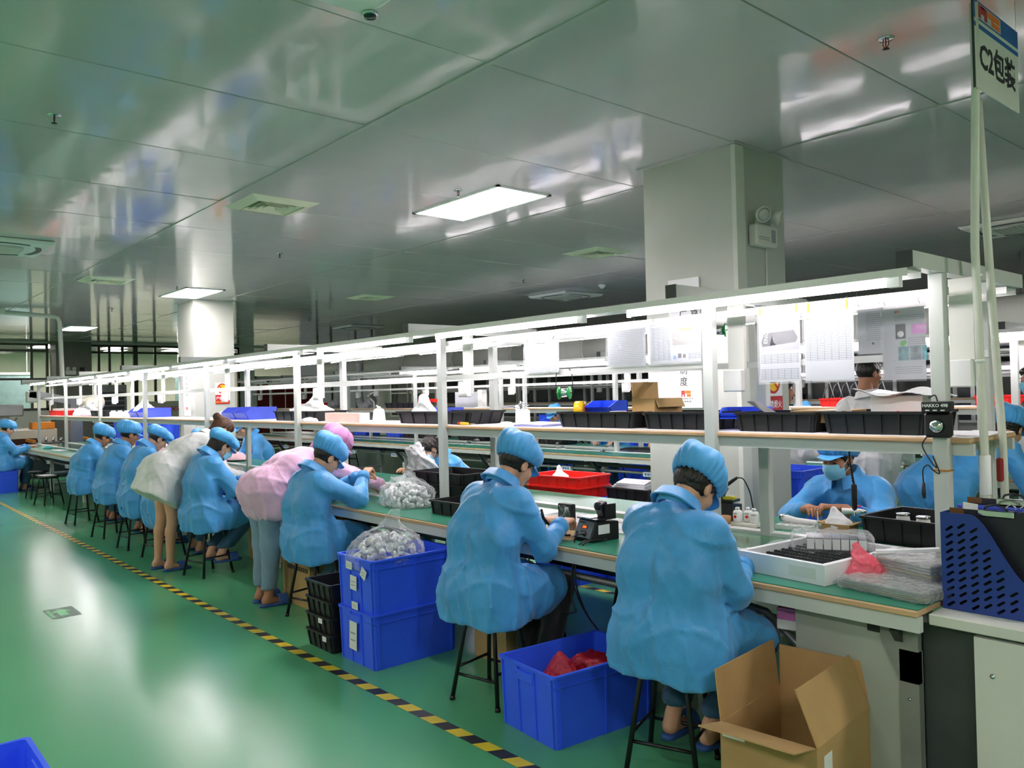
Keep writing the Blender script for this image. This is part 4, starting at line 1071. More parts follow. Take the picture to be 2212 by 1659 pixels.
# ------------------------------------------------------------------ stools
def make_stool():
    t = thing('stool', '', 'stool')
    MB().lathe([(0, .425), (.13, .425), (.15, .432), (.158, .445), (.155, .456), (.14, .46), (.03, .452), (.018, .45), (0, .449)], (0, 0, 0), 26).build('seat', M_BLACK, t)
    for k in range(4):
        a = math.pi/4+k*math.pi/2; c, s = math.cos(a), math.sin(a)
        MB().tube([(c*.03, s*.03, .420), (c*.115, s*.115, .418), (c*.135, s*.135, .40), (c*.145, s*.145, .36), (c*.215, s*.215, .008)], .0115, 8).build('leg', M_BLACKM, t)
        MB().lathe([(0, 0), (.015, 0), (.014, .02), (0, .02)], (c*.216, s*.216, 0), 10).build('foot_cap', M_BLACK, t)
        b = a+math.pi/2
        for z, r in ((.135, .190), (.17, .183)):
            if (k % 2 == 0) == (z < .15): MB().tube([(c*r, s*r, z), (math.cos(b)*r, math.sin(b)*r, z)], .008, 6).build('stretcher', M_BLACKM, t)
    return t
_st = make_stool(); _stu = []
def stool(x, y, rz, label, group='black round stools'):
    if not _stu: _stu.append(1); o = _st; o.location = (x, y, 0); o.rotation_euler = (0, 0, rz); o['label'] = label; o['group'] = group; return o
    return dup(_st, (x, y, 0), rz, label, group)
for x, y, r, l in ((-2.18, 2.74, .35, 'black round stool under the nearest seated worker'), (-3.33, 2.70, .2, 'black round stool under the worker in black trousers'),
                   (-5.50, 2.80, .25, 'black round stool beside the stacked black trays'), (-7.52, 2.74, .25, 'black round stool under the long-haired worker'),
                   (-8.72, 2.72, .2, 'black round stool half behind the white-coated worker'), (-9.5, 2.68, .1, 'black round stool left of the white-coated worker'),
                   (-10.55, 2.68, .2, 'black round stool under the worker in peaked cap'), (-12.0, 2.70, .15, 'black round stool under the farthest bent worker'),
                   (-14.7, 2.83, .3, 'empty black stool with grey sheet on its seat'), (-15.9, 2.9, .1, 'empty black stool behind another empty one'),
                   (-3.85, 3.46, .3, 'black round stool pushed under the bench'), (-3.42, 3.98, .5, 'black stool standing under middle of bench'),
                   (-2.45, 5.0, .3, 'black stool under the masked worker facing the view'), (-6.55, 5.0, .2, 'black stool under the dark-haired worker across the bench'),
                   (-7.1, 7.5, .2, 'black round stool by the second bench'), (-9.7, 9.55, .2, 'black stool behind second bench, far left'), (-8.6, 9.55, .2, 'black stool behind second bench, middle'), (-7.3, 9.55, .2, 'black stool behind second bench, right of middle'), (-5.2, 9.5, .2, 'black stool behind second bench near the pillar'), (-16.9, 9.5, .2, 'black stool under the far pink-coated worker'), (-11.3, 4.97, .2, 'black stool under the small worker across the bench')):
    stool(x, y, r, l)
tag(MB().box((0, 0, .004), (.24, .2, .004), 0, (0, .03, .4)).build('grey_sheet', pm('grey_card', 'a8adaa', .6), None, (-14.72, 2.80, .462)), 'grey card sheet lying on an empty stool', 'sheet')

# ------------------------------------------------------------------ crates and trays
def rrect(sx, sy, r, z, seg=3):
    out = []
    for cx, cy, a0 in ((1, 1, 0), (-1, 1, 90), (-1, -1, 180), (1, -1, 270)):
        for k in range(seg+1):
            a = math.radians(a0+90*k/seg)
            out.append((cx*(sx/2-r)+r*math.cos(a), cy*(sy/2-r)+r*math.sin(a), z))
    return out
def loft(mb, rings, mi=0, close_b=True, close_t=True):
    n = len(rings[0]); vs = [p for r in rings for p in r]; fs = []
    for i in range(len(rings)-1):
        for k in range(n): fs.append((i*n+k, i*n+(k+1) % n, (i+1)*n+(k+1) % n, (i+1)*n+k))
    if close_b: fs.append(tuple(range(n-1, -1, -1)))
    if close_t: fs.append(tuple(range((len(rings)-1)*n, len(rings)*n)))
    return mb.add(vs, fs, mi)
def tub(L, W, H, mat, parent, taper=.93, lip=.012, wall=.006, ribs=(3, 2), band=.05, rad=.02, name='tub_body', handle=True):
    """open plastic tub: tapered wall, folded rim, stiffening band and ribs"""
    mb = MB(); w2 = wall*2
    loft(mb, [rrect(L*taper, W*taper, rad, 0), rrect(L-2*lip, W-2*lip, rad, H-.012), rrect(L, W, rad, H-.012), rrect(L, W, rad, H), rrect(L-2*lip-w2, W-2*lip-w2, rad, H),
              rrect(L*taper-w2, W*taper-w2, rad, wall)])
    def side(z): f = taper+(1-taper)*z/H; return (L-2*lip)*f/1.0, (W-2*lip)*f
    for i in range(ribs[0]+1):
        u = -.5+i/ribs[0]; u *= .92
        for s in (-1, 1):
            (l0, w0), (l1, w1) = (L*taper, W*taper), (L-2*lip, W-2*lip)
            mb.add([(u*l0-.005, s*w0/2, .004), (u*l0+.005, s*w0/2, .004), (u*l1+.005, s*w1/2, H-.013), (u*l1-.005, s*w1/2, H-.013),
                    (u*l0-.005, s*(w0/2+.006), .004), (u*l0+.005, s*(w0/2+.006), .004), (u*l1+.005, s*(w1/2+.008), H-.013), (u*l1-.005, s*(w1/2+.008), H-.013)],
                   [(4, 5, 6, 7), (0, 4, 7, 3), (1, 2, 6, 5), (0, 1, 5, 4)] if s < 0 else [(7, 6, 5, 4), (3, 7, 4, 0), (5, 6, 2, 1), (4, 5, 1, 0)])
    for i in range(ribs[1]+1):
        u = (-.5+i/ribs[1])*.9
        for s in (-1, 1):
            (l0, w0), (l1, w1) = (L*taper, W*taper), (L-2*lip, W-2*lip)
            mb.add([(s*l0/2, u*w0-.005, .004), (s*l0/2, u*w0+.005, .004), (s*l1/2, u*w1+.005, H-.013), (s*l1/2, u*w1-.005, H-.013),
                    (s*(l0/2+.006), u*w0-.005, .004), (s*(l0/2+.006), u*w0+.005, .004), (s*(l1/2+.008), u*w1+.005, H-.013), (s*(l1/2+.008), u*w1-.005, H-.013)],
                   [(7, 6, 5, 4), (3, 7, 4, 0), (5, 6, 2, 1), (4, 5, 1, 0)] if s < 0 else [(4, 5, 6, 7), (0, 4, 7, 3), (1, 2, 6, 5), (0, 1, 5, 4)])
    if band:
        z0, z1 = H-.012-band, H-.012
        f = lambda z: taper+(1-2*lip/L-taper)*z/H
        loft(mb, [rrect(L*f(z0)+.004, W*f(z0)+.004, rad, z0), rrect(L*f(z0)+.012, W*f(z0)+.012, rad, z0+.004), rrect(L*f(z0)+.014, W*f(z0)+.014, rad, z0+.010), rrect(L*f(z0)+.004, W*f(z0)+.004, rad, z0+.012)], 0, False, False)
    o = mb.build(name, mat, parent)
    if handle:
        for s in (-1, 1):
            MB().mm((-L*.14, s*(W/2-lip)-.012, H-.075), (L*.14, s*(W/2-lip)+.012, H-.03)).build('handle_pocket', mat, parent, bevel=.004)
    return o
def crate(x, y, z, L, W, H, mat, label, rz=0, cat='crate', name='plastic_crate', group=None, **k):
    t = thing(name, label, cat, (x, y, z), rz, group)
    tub(L, W, H, mat, t, **k)
    return t
BC = 'blue plastic crates'
c = crate(-4.30, 2.74, 0, .42, .62, .325, M_BLUE, 'lower blue plastic crate of the stack by the aisle', 0, group=BC)
def clabel(par, x, y, z, w, h, rot=0, m=M_LABEL, name='paper_label'):
    o = MB().box((0, 0, 0), (w, .0016, h), 0, (0, rot, 0)).build(name, m, par); o.location = (x, y, z)
    for i in range(2): MB().mm((-w*.35, -.0014, -h*.2+i*h*.25), (w*.3, -.0009, -h*.14+i*h*.25)).build('print_line', M_INKG, o)
    return o
clabel(c, -.02, -.309, .17, .085, .17, .05)
c = crate(-4.30, 2.74, .316, .42, .62, .325, M_BLUE, 'upper blue plastic crate of the stack, holding a clear bag', 0, group=BC)
for a in ((-.03, -.322, .275, .07, .045, .05), (-.01, -.306, .17, .075, .085, .05), (0, -.305, .035, .07, .045, 0), (.12, -.313, .245, .06, .06, .5)): clabel(c, *a)
crate(-2.80, 2.80, 0, .44, .64, .33, M_BLUE, 'open blue crate holding red bubble-wrapped parcels, on floor', -.10, group=BC)
crate(-3.42, .30, 0, .44, .64, .31, M_BLUE, 'blue crate cut off at lower left corner of the view', .0, group=BC)
crate(-17.5, 2.58, 0, .6, .5, .40, M_BLUE, 'blue crate used as seat at the far left', 0, group=BC)
crate(-3.62, 5.95, .0, .8, .5, .95, M_BLUE, 'tall blue bin behind the masked worker by the near pillar', 0, group=BC)
crate(-4.95, 4.92, .0, .55, .42, .36, M_BLUE, 'lower blue crate under the red trays behind the bench', 0, group=BC)
crate(-4.95, 4.92, .36, .55, .42, .34, M_BLUE, 'upper blue crate just under the red trays', 0, group=BC)
BT = 'black plastic trays'
crate(-5.0, 4.95, .70, .62, .44, .10, M_RED, 'lower red plastic tray of two stacked behind the bench', .06, 'tray', 'plastic_tray', 'red trays', ribs=(5, 3), band=0, handle=False)
crate(-5.0, 4.95, .79, .62, .44, .10, M_RED, 'upper red plastic tray with a white bag inside', .06, 'tray', 'plastic_tray', 'red trays', ribs=(5, 3), band=0, handle=False)
def tray(x, y, z, L, W, H, label, rz=0, **k):
    kw = dict(ribs=(4, 3), band=0, taper=.9, handle=False, rad=.015); kw.update(k)
    return crate(x, y, z, L, W, H, M_BLACK, label, rz, 'tray', 'plastic_tray', BT, **kw)
for k in range(4):
    c = tray(-4.72, 2.66, .105*k, .34, .52, .115, ('bottom tray of the floor stack of black trays', 'second tray from bottom in black floor stack, white tag on rim', 'third tray from bottom in black floor stack', 'top black tray of the floor stack beside blue crates')[k])
    if k in (1, 0): clabel(c, (.05 if k else .1), -.264, .09, .05, .03, 0, M_PAPER)
tag(MB().box((0, 0, .02), (.13, .2, .004), 0, (.25, .1, .3)).build('paper_scrap', M_PAPER, None, (-4.62, 2.60, .335)), 'white paper scrap lying in top black floor tray', 'paper')
tray(-4.35, 5.12, .60, .45, .36, .11, 'lower black tray of the pair beside near pillar'); tray(-4.35, 5.12, .70, .45, .36, .11, 'upper black tray holding grey sheets beside near pillar')
crate(-4.35, 5.12, 0, .45, .36, .60, M_BLUE, 'tall blue bin under the black trays beside near pillar', group=BC)
t = thing('grey_foam_sheets', 'stack of pale grey foam sheets in black tray by pillar', 'foam', (-4.38, 5.10, .79), .2)
for k in range(3): MB().box((0, 0, .012+.02*k), (.3-.03*k, .22, .018), 0, (.03*k, .05, .1*k)).build('foam_sheet', pm('grey_foam', 'c3c6cb', .8), t)
# trays on the bench
tray(-4.42, 3.40, .78, .46, .34, .095, 'black tray at front of bench left of the iron-holding worker', .04)
tray(-5.30, 3.97, .79, .66, .42, .10, 'lower black tray mid bench behind clear bag', .05); tray(-5.30, 3.97, .88, .66, .42, .10, 'upper black tray mid bench behind clear bag', .03)
tray(-6.05, 4.32, .78, .4, .3, .10, 'small black tray on far half of bench behind the pink coat')
tray(-1.80, 4.36, .785, .44, .46, .13, 'black tray with white parts before the masked worker', -.05)
for i, (dx, dy) in enumerate(((-.10, .02), (.02, -.02), (.13, -.04))):
    t = thing('white_part', '%s of three white and chrome parts in black tray' % ('leftmost', 'middle', 'rightmost')[i], 'part', (-1.80+dx, 4.36+dy, .80), .3*i)
    MB().lathe([(0, 0), (.032, 0), (.034, .085), (.03, .10), (0, .10)], (0, 0, 0), 16).build('cup', M_WHITE, t)
    MB().lathe([(.031, .10), (.036, .102), (.036, .112), (.022, .114), (0, .114)], (0, 0, 0), 16).build('ring', M_CHROME, t)
tray(-7.72, 3.72, .79, .38, .30, .12, 'black tray with foil bag by the long-haired worker')
# trays on the shelf
SH = 1.374
for x, y, L, W, H, l, r in ((-1.70, 3.80, .48, .38, .105, 'black shelf tray nearest the end post, with red packet', 0), (-2.21, 3.82, .46, .36, .10, 'black shelf tray with brown carton flap, left of nearest one', 0),
                            (-2.83, 3.84, .50, .36, .10, 'black shelf tray behind the second post, holding a carton', 0), (-3.46, 3.83, .66, .36, .10, 'long black shelf tray under yellow tape roll and blue bin', 0),
                            (-5.22, 3.84, 1.02, .36, .10, 'long black shelf tray with white bag, behind third post', 0), (-7.62, 3.84, .98, .36, .10, 'black shelf tray heaped with white cloth', 0), (-15.2, 3.84, .9, .34, .10, 'far black shelf tray near white bottles', 0)):
    tray(x, y, SH, L, W, H, l, r, ribs=(5, 3))
def bin_(x, y, z, L, W, H, m, label, rz=0):
    """open-fronted stacking bin"""
    t = thing('storage_bin', label, 'bin', (x, y, z), rz, 'blue storage bins')
    w = .006; MB().mm((-L/2, -W/2, 0), (L/2, W/2, w)).build('base', m, t)
    MB().mm((-L/2, W/2-w, w), (L/2, W/2, H)).build('back', m, t)
    for s in (-1, 1):
        x0 = s*(L/2)-(w if s > 0 else 0)
        MB().prism([(-W/2-.02, H*.55), (-W/2+.02, w), (W/2, w), (W/2, H), (-W/2+.06, H)], 0, w, 0, Matrix(((0, 0, 1, x0), (1, 0, 0, 0), (0, 1, 0, 0), (0, 0, 0, 1)))).build('side', m, t)
    MB().add([(-L/2, -W/2+.02, w), (L/2, -W/2+.02, w), (L/2, -W/2-.02, H*.55), (-L/2, -W/2-.02, H*.55), (-L/2, -W/2+.02+w, w), (L/2, -W/2+.02+w, w), (L/2, -W/2-.02+w, H*.55), (-L/2, -W/2-.02+w, H*.55)],
             [(0, 1, 2, 3), (7, 6, 5, 4), (3, 2, 6, 7), (0, 3, 7, 4), (1, 5, 6, 2)]).build('front', m, t)
bin_(-8.95, 3.84, SH, .34, .36, .14, M_BLUE2, 'pale blue shelf bin above the long-haired worker, right one'); bin_(-9.32, 3.84, SH, .34, .36, .14, M_BLUE2, 'pale blue shelf bin above the long-haired worker, left one')
bin_(-12.6, 3.84, SH, .4, .36, .14, M_BLUE2, 'pale blue shelf bin right of clear bottles'); bin_(-13.05, 3.84, SH, .4, .36, .14, M_BLUE2, 'pale blue shelf bin with white bag, among far clear bottles')
bin_(-5.55, 3.98, SH, .3, .3, .12, M_BLUE2, 'pale blue bin behind the long black shelf tray')
bin_(-3.53, 3.86, SH+.075, .22, .16, .09, M_BLUE, 'small bright blue bin sitting in long shelf tray')
bin_(-2.50, 3.86, SH+.06, .25, .2, .06, M_BLUE, 'flat bright blue bin in shelf tray right of second post', .4)
# red shelf crate far left with white boxes
crate(-18.4, 3.84, SH, 1.2, .34, .1, M_RED, 'red tray full of white boxes at far end of shelf', 0, 'tray', 'plastic_tray', 'red trays', ribs=(6, 3), band=0, handle=False)
for k in range(6): tag(MB().box((0, 0, .07), (.16, .2, .13), 0).build('white_box', M_WHITE, None, (-18.85+.18*k, 3.84, SH+.006), bevel=.004), 'white box in far red shelf tray, %s from left' % ORD[k], 'box', 'white boxes in the far red tray')

# ------------------------------------------------------------------ cardboard
def carton(x, y, z, L, W, H, label, rz=0, open_=None, wall=.005, name='cardboard_box'):
    t = thing(name, label, 'box', (x, y, z), rz, 'brown cardboard boxes'); m = M_CARD
    for s in (-1, 1):
        MB().box((0, s*(W/2-wall/2), H/2), (L, wall, H)).build('side_wall', m, t)
        MB().box((s*(L/2-wall/2), 0, H/2), (wall, W-2*wall, H)).build('end_wall', m, t)
    MB().box((0, 0, wall/2), (L-2*wall, W-2*wall, wall)).build('bottom', m, t)
    if open_:
        for side, ang, ln in open_:            # side: 0 +x,1 +y,2 -x,3 -y ; ang from straight up outward (rad)
            d = [(1, 0), (0, 1), (-1, 0), (0, -1)][side]; half = (L if side % 2 == 0 else W)/2; wid = (W if side % 2 == 0 else L)-.01
            p0 = Vector((d[0]*half, d[1]*half, H)); dr = Vector((d[0]*math.sin(ang), d[1]*math.sin(ang), math.cos(ang)))
            nx = Vector((-d[1], d[0], 0)); nn = dr.cross(nx)
            mb = MB(); a = nx*wid/2; th = nn*wall/2
            mb.add([p0-a-th, p0+a-th, p0+a-th+dr*ln, p0-a-th+dr*ln, p0-a+th, p0+a+th, p0+a+th+dr*ln, p0-a+th+dr*ln], [(3, 2, 1, 0), (4, 5, 6, 7), (0, 1, 5, 4), (1, 2, 6, 5), (2, 3, 7, 6), (3, 0, 4, 7)])
            mb.build('flap', m, t)
    else:
        for s in (-1, 1): MB().mm((-L/2, min(0, s*W/2)+.001, H), (L/2, max(0, s*W/2)-.001, H+wall)).build('top_flap', m, t)
        MB().mm((-.025, -W/2-.001, H+wall), (.025, W/2+.001, H+wall+.0006)).build('packing_tape', pm('brown_tape', 'b28f52', .25), t)
    return t
t = carton(-1.655, 2.835, 0, .37, .50, .345, 'open cardboard box with raised flaps at lower right', .10, ((2, .10, .19), (1, .02, .17), (0, -.38, .20), (3, 1.35, .17)))
for z, h in ((.21, .09), (.10, .08)):
    o = MB().mm((0, -.035, 0), (.0016, .035, h)).build('paper_label', M_LABEL, t); o.location = (.1855, -.16, z)
o = MB().mm((-.045, -.0016, -.016), (.045, 0, .016)).build('paper_label', M_PAPER, t); o.location = (-.13, -.2505, .31)
t = carton(-5.86, 3.02, 0, .46, .42, .64, 'tall cardboard box standing beside the pink-coated worker')
for z, h, w in ((.50, .12, .06), (.40, .035, .06)): clabel(t, -.18, -.211, z, w, h, 0, M_PAPER)
for i in range(11): MB().mm((-.14+i*.032, -.2116, .27), (-.118+i*.032, -.2106, .305)).build('stamped_mark', M_INK, t)
MB().mm((-.03, -.2112, .40), (.03, -.2102, .64)).build('packing_tape', pm('brown_tape', 'b28f52', .25), t)
t = carton(-7.75, 3.55, 0, .5, .4, .30, 'cardboard box with taped top under bench by long-haired worker', .15); clabel(t, .1, -.202, .2, .12, .07, 0, M_PAPER)
carton(-3.78, 3.22, 0, .3, .34, .30, 'plain cardboard box under bench behind the blue crate stack')
carton(-3.12, 3.86, SH+.075, .20, .22, .10, 'small open cardboard carton standing in shelf tray', -.15, ((2, .05, .10), (0, 2.6, .06)))
tag(MB().box((0, 0, 0), (.30, .26, .008), 0, (0, .04, 0)).build('cardboard_sheet', M_CARD, None, (-3.30, 3.83, SH+.083)), 'flat cardboard sheet under the shelf carton', 'cardboard')
carton(-2.16, 4.20, .785, .15, .13, .07, 'small brown carton stuffed with white tissue on bench', .1, ((2, 1.4, .02), (0, 1.4, .02)))
carton(-2.02, 3.86, SH+.045, .28, .28, .055, 'shallow brown carton sitting in shelf tray', .05)
carton(-6.0, 3.45, .20, .3, .2, .25, 'brown carton on the foot beam beneath the bench')

# ------------------------------------------------------------------ end cabinet with file holders
M_CABW = pm('white_cabinet_board', 'ccd0c8', .5, var=.02)
t = thing('storage_cabinet', 'white cabinet at bench end carrying blue file holders', 'cabinet', (-1.11, 3.10, 0))
MB().mm((0, 0, 0), (1.0, .75, .70)).build('body', M_CABW, t)
MB().mm((-.145, -.02, .715), (1.0, .78, .755)).build('top_board', M_CABW, t, bevel=.003)
MB().mm((.002, -.008, .03), (.48, 0, .70)).build('door', M_CABW, t); MB().mm((.485, -.008, .03), (.99, 0, .70)).build('door', M_CABW, t)
MB().lathe([(0, -.006), (.008, -.006), (.009, 0), (0, 0)], (.06, -.008, .575), 12, 0, 'Y').build('lock', M_CHROME, t)
M_FILE = pm('navy_file_plastic', '1f3a86', .45, var=.04)
def file_side(parent, y, L, H, M=None):
    """magazine file side: S-curved top edge and rows of slanted slots cut through"""
    pts = [(0, 0), (L, 0)]
    n = 18
    for i in range(n+1):
        u = 1-i/n; x = .10+(L-.10)*u; s = u*u*(3-2*u)
        pts.append((x, H*(1-s)+H*.34*s if u < 1 else H*.34))
    pts += [(.02, H), (0, H)]
    o = MB().prism(pts, -.002, .002, 0, Matrix(((1, 0, 0, 0), (0, 0, 1, 0), (0, 1, 0, 0), (0, 0, 0, 1)))).build('side_panel', M_FILE, parent, (0, y, 0))
    cut = MB(); k = 0
    for ci in range(6):
        for ri in range(12):
            cx, cz = .03+ci*.042, .022+ri*.028+(ci % 2)*.012
            u = max(0, min(1, (cx+.02-.10)/(L-.10))); s = u*u*(3-2*u); top = H*(1-s)+H*.34*s
            if cz+.035 > top or cx > L-.02: continue
            a = .62; ln, r = .011, .0052; pl = []
            for j in range(12):
                g = 2*math.pi*j/12; px, pz = r*math.cos(g)+(ln if math.cos(g) > 0 else -ln), r*math.sin(g)
                pl.append((cx+px*math.cos(a)-pz*math.sin(a), cz+px*math.sin(a)+pz*math.cos(a)))
            cut.prism(pl, -.02, .02, 0, Matrix(((1, 0, 0, 0), (0, 0, 1, 0), (0, 1, 0, 0), (0, 0, 0, 1)))); k += 1
    co = cut.build('cutter', M_FILE, parent, (0, y, 0))
    md = o.modifiers.new('slots', 'BOOLEAN'); md.object = co; md.operation = 'DIFFERENCE'; md.solver = 'EXACT'
    dg = bpy.context.evaluated_depsgraph_get(); dg.update()
    me = bpy.data.meshes.new_from_object(o.evaluated_get(dg)); o.modifiers.clear(); o.data = me
    bpy.data.objects.remove(co)
    return o
t = thing('file_holder', 'blue slotted magazine file holder on the white cabinet', 'file holder', (-1.25, 3.20, .755))
s0 = file_side(t, 0, .30, .36)
for y in (.085, .17):
    s = link('side_panel', s0.data, t, (0, y, 0))
MB().mm((0, .002, 0), (.30, .168, .004)).build('base', M_FILE, t); MB().mm((0, .002, .004), (.004, .168, .36)).build('spine', M_FILE, t)
M_CLIP = pm('dark_clipboard', '23252f', .4, var=.06); 
def clipboard(x, y, z, rz, label, w=.30, h=.33, tilt=.0):
    t = thing('clipboard', label, 'clipboard', (x, y, z), rz, 'clipboards in the file holder')
    MB().prism([(0, 0), (w, 0), (w, h-.03), (w-.03, h), (0, h)], -.0015, .0015, 0, Matrix(((1, 0, 0, 0), (0, 0, 1, 0), (0, 1, 0, 0), (0, 0, 0, 1)))).build('board', M_CLIP, t)
    MB().mm((0, -.0025, h-.02), (.05, .0025, h+.001)).build('corner_guard', pm('brown_guard', '6d4a22', .5), t)
    MB().mm((.10, -.014, h-.02), (.22, -.0016, h+.004)).build('clip_bar', M_CHROME, t, bevel=.003)
    MB().tube([(.12, -.008, h+.0), (.13, -.012, h+.018), (.16, -.014, h+.026), (.19, -.012, h+.018), (.20, -.008, h)], .004, 6).build('clip_loop', M_BLACKM, t)
clipboard(-1.235, 3.25, .762, 0, 'dark clipboard foremost in blue file holder', .30, .365); clipboard(-1.2, 3.33, .762, .03, 'dark clipboard behind foremost one in file holder', .30, .40)
t = thing('ring_binder', 'bright blue folder standing upright in the file holder', 'folder', (-1.22, 3.30, .762))
MB().mm((0, -.018, 0), (.30, -.015, .375)).build('cover', M_BLUE2, t); MB().mm((0, .015, 0), (.30, .018, .375)).build('cover', M_BLUE2, t); MB().mm((0, -.015, 0), (.004, .015, .375)).build('spine', M_BLUE2, t)
MB().mm((.004, -.014, .002), (.29, .014, .36)).build('pages', M_PAPER, t)
tag(MB().box((0, 0, 0), (.05, .004, .05), 0, (.1, .1, 0)).build('paper_slip', M_PAPER, None, (-1.165, 3.255, 1.125)), 'white paper slip sticking out of the file holder', 'paper')
for i, (x, y) in enumerate(((-1.03, 3.262), (-.985, 3.262))):
    t = thing('binder_clip', ('left', 'right')[i]+' black binder clip on folder edge', 'clip', (x, y, 1.125), 0, 'binder clips')
    MB().mm((-.016, -.008, -.012), (.016, .008, .006)).build('clip_body', M_BLACKM, t)
    MB().tube([(-.01, 0, .004), (-.016, 0, .02), (0, 0, .03), (.016, 0, .02), (.01, 0, .004)], .0018, 5).build('wire_handle', M_CHROME, t)
# ------------------------------------------------------------------ hanging line sign and its poles
t = thing('line_sign', 'hanging sign reading C2包装 with blue header, upper right', 'sign', (-1.2, 3.545, 2.79))
M_SBLUE = pm('sign_blue', '1f5fb0', .5)
MB().mm((-.006, 0, 0), (0, .515, .36)).build('plate', M_OFFW, t)
MB().mm((-.0072, -.004, -.002), (.0012, .002, .362)).build('dark_edge', M_DARK, t)
MB().mm((0, .0, .285), (.0014, .515, .36)).build('blue_header', M_SBLUE, t); MB().mm((0, 0, .25), (.0014, .515, .268)).build('blue_stripe', M_SBLUE, t)
MB().mm((.0014, .03, .29), (.0022, .30, .352)).build('logo_field', pm('pale_logo_field', 'c9c4c8', .5), t)
m = frame((.0024, .042, .295), (0, 1, 0), (1, 0, 0))
red, org = pm('logo_red', 'b8262e', .5), pm('logo_orange', 'f07a1e', .5)
for x0, y0, x1, y1, mt in ((0, 0, .03, .052, red), (.034, .02, .066, .052, red), (.070, 0, .10, .052, red), (.03, .044, .07, .052, red), (.108, .026, .245, .052, org), (.15, 0, .245, .02, org), (.15, .02, .17, .026, org)):
    b = MB().mm((x0, y0, 0), (x1, y1, .0008)).build('logo_block', mt, t); b.matrix_local = m
lettering('C2包装', .138, M_INK, t, frame((.0008, .05, .095), (0, 1, 0), (1, 0, 0)), .0035, .95)
MB().tube([(0, .49, .36), (0, .50, .40), (0, .49, .52)], .0016, 5).build('hanging_wire', M_WHITE, t)
M_PVC = pm('white_pvc_pipe', 'd5d8cc', .4, var=.04)
t = thing('sign_pole', 'white plastic pole, left of two, holding up the hanging sign', 'pole', (-1.235, 3.61, .757), 0, 'sign poles')
MB().tube([(0, .03, 0), (0, .01, .6), (-.005, -.01, 1.4), (.02, -.02, 2.05), (.028, -.04, 2.38)], .0165, 12).build('pipe', M_PVC, t)
for z in (.93, 1.28): MB().lathe([(.0165, -.006), (.0195, -.004), (.0195, .004), (.0165, .006)], (-.002, 0, z), 14).build('cable_tie', M_WHITE, t)
MB().lathe([(.017, 0), (.021, .004), (.021, .16), (.017, .165)], (0, .015, .38), 14).build('white_tape', M_PAPER, t)
t = thing('sign_pole', 'white plastic pole, right one leaning away from hanging sign', 'pole', (-1.235, 3.83, .757), 0, 'sign poles')
MB().tube([(0, .02, 0), (0, -.0, .6), (-.005, -.07, 1.3), (.01, -.19, 2.0)], .0165, 12).build('pipe', M_PVC, t)
o = MB().mm((-.012, -.012, 0), (.012, .012, .10)).build('red_clip', pm('dark_red_plastic', '8c2020', .5), None, (-1.225, 3.76, 1.18), bevel=.006); tag(o, 'dark red clip fixed between the two sign poles', 'clip')
o = MB().mm((-.033, -.028, 0), (.033, .028, .006)).build('brown_tape_band', pm('amber_tape', 'b5762a', .3), None, (-1.37, 3.55, 1.235)); tag(o, 'brown tape band wrapped round the end post', 'tape')

# wrist-strap tester on the end post
t = thing('wrist_strap_tester', 'black tester with round metal pad on the end post', 'tester', (-1.365, 3.522, 1.375))
MB().mm((-.055, -.035, 0), (.055, 0, .105)).build('lower_body', M_BLACK, t, bevel=.012); MB().mm((-.057, -.045, .105), (.057, 0, .15)).build('upper_body', M_BLACK, t, bevel=.004)
MB().lathe([(0, -.022), (.012, -.02), (.024, -.014), (.031, 0), (0, 0)], (-.0, -.035, .048), 24, 0, 'Y').build('metal_pad', M_CHROME, t)
lettering('HAKKO 498', .019, M_LABEL, t, frame((-.052, -.0455, .127), (1, 0, 0), (0, -1, 0)), .0004)
for i in range(3): MB().mm((-.04+.03*i, -.0462, .111), (-.024+.03*i, -.0452, .116)).build('indicator', M_LABEL, t)
MB().cable([(.0, -.02, .15), (-.01, -.02, .175), (-.035, -.02, .165)], .003).build('cable', M_BLACK, t)
t = thing('hanging_cord', 'black coiled cord with plug hanging beside the end post', 'cord', (-1.41, 3.50, 1.14))
MB().cable([(.0, 0, .24), (-.02, 0, .20), (.01, 0, .14), (.035, 0, .11), (.02, 0, .16), (.045, 0, .09), (.02, 0, .10), (0, 0, .12), (-.02, 0, .10), (-.02, 0, .04)], .0028).build('cord', M_BLACK, t)
MB().tube([(-.02, 0, .045), (-.02, 0, .0), (-.018, 0, -.02)], [.006, .009, .006], 8).build('plug', M_BLACK, t)

# ------------------------------------------------------------------ hanging document sheets
def table_mat(name, sc, bw, rh, ink='6f7680'):
    m = pm(name, 'b4b9bf', .5, var=.01); nt = m.node_tree; b = nt.nodes['Principled BSDF']  # paper ground carries the same backlit grey as the document paper
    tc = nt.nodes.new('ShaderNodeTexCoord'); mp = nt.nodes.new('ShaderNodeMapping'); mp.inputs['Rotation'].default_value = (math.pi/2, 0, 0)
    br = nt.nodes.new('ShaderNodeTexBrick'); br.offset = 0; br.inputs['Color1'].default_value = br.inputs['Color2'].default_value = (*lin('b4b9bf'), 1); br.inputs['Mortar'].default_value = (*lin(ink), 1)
    br.inputs['Scale'].default_value = sc; br.inputs['Mortar Size'].default_value = .03; br.inputs['Brick Width'].default_value = bw; br.inputs['Row Height'].default_value = rh
    nt.links.new(tc.outputs['Object'], mp.inputs[0]); nt.links.new(mp.outputs[0], br.inputs['Vector']); nt.links.new(br.outputs[0], b.inputs['Base Color'])
    return m
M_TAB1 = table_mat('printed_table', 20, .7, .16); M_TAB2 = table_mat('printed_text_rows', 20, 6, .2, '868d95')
M_SLEEVE = film('clear_document_sleeve', 'f2f5f8', .16, .12, .25, 12)
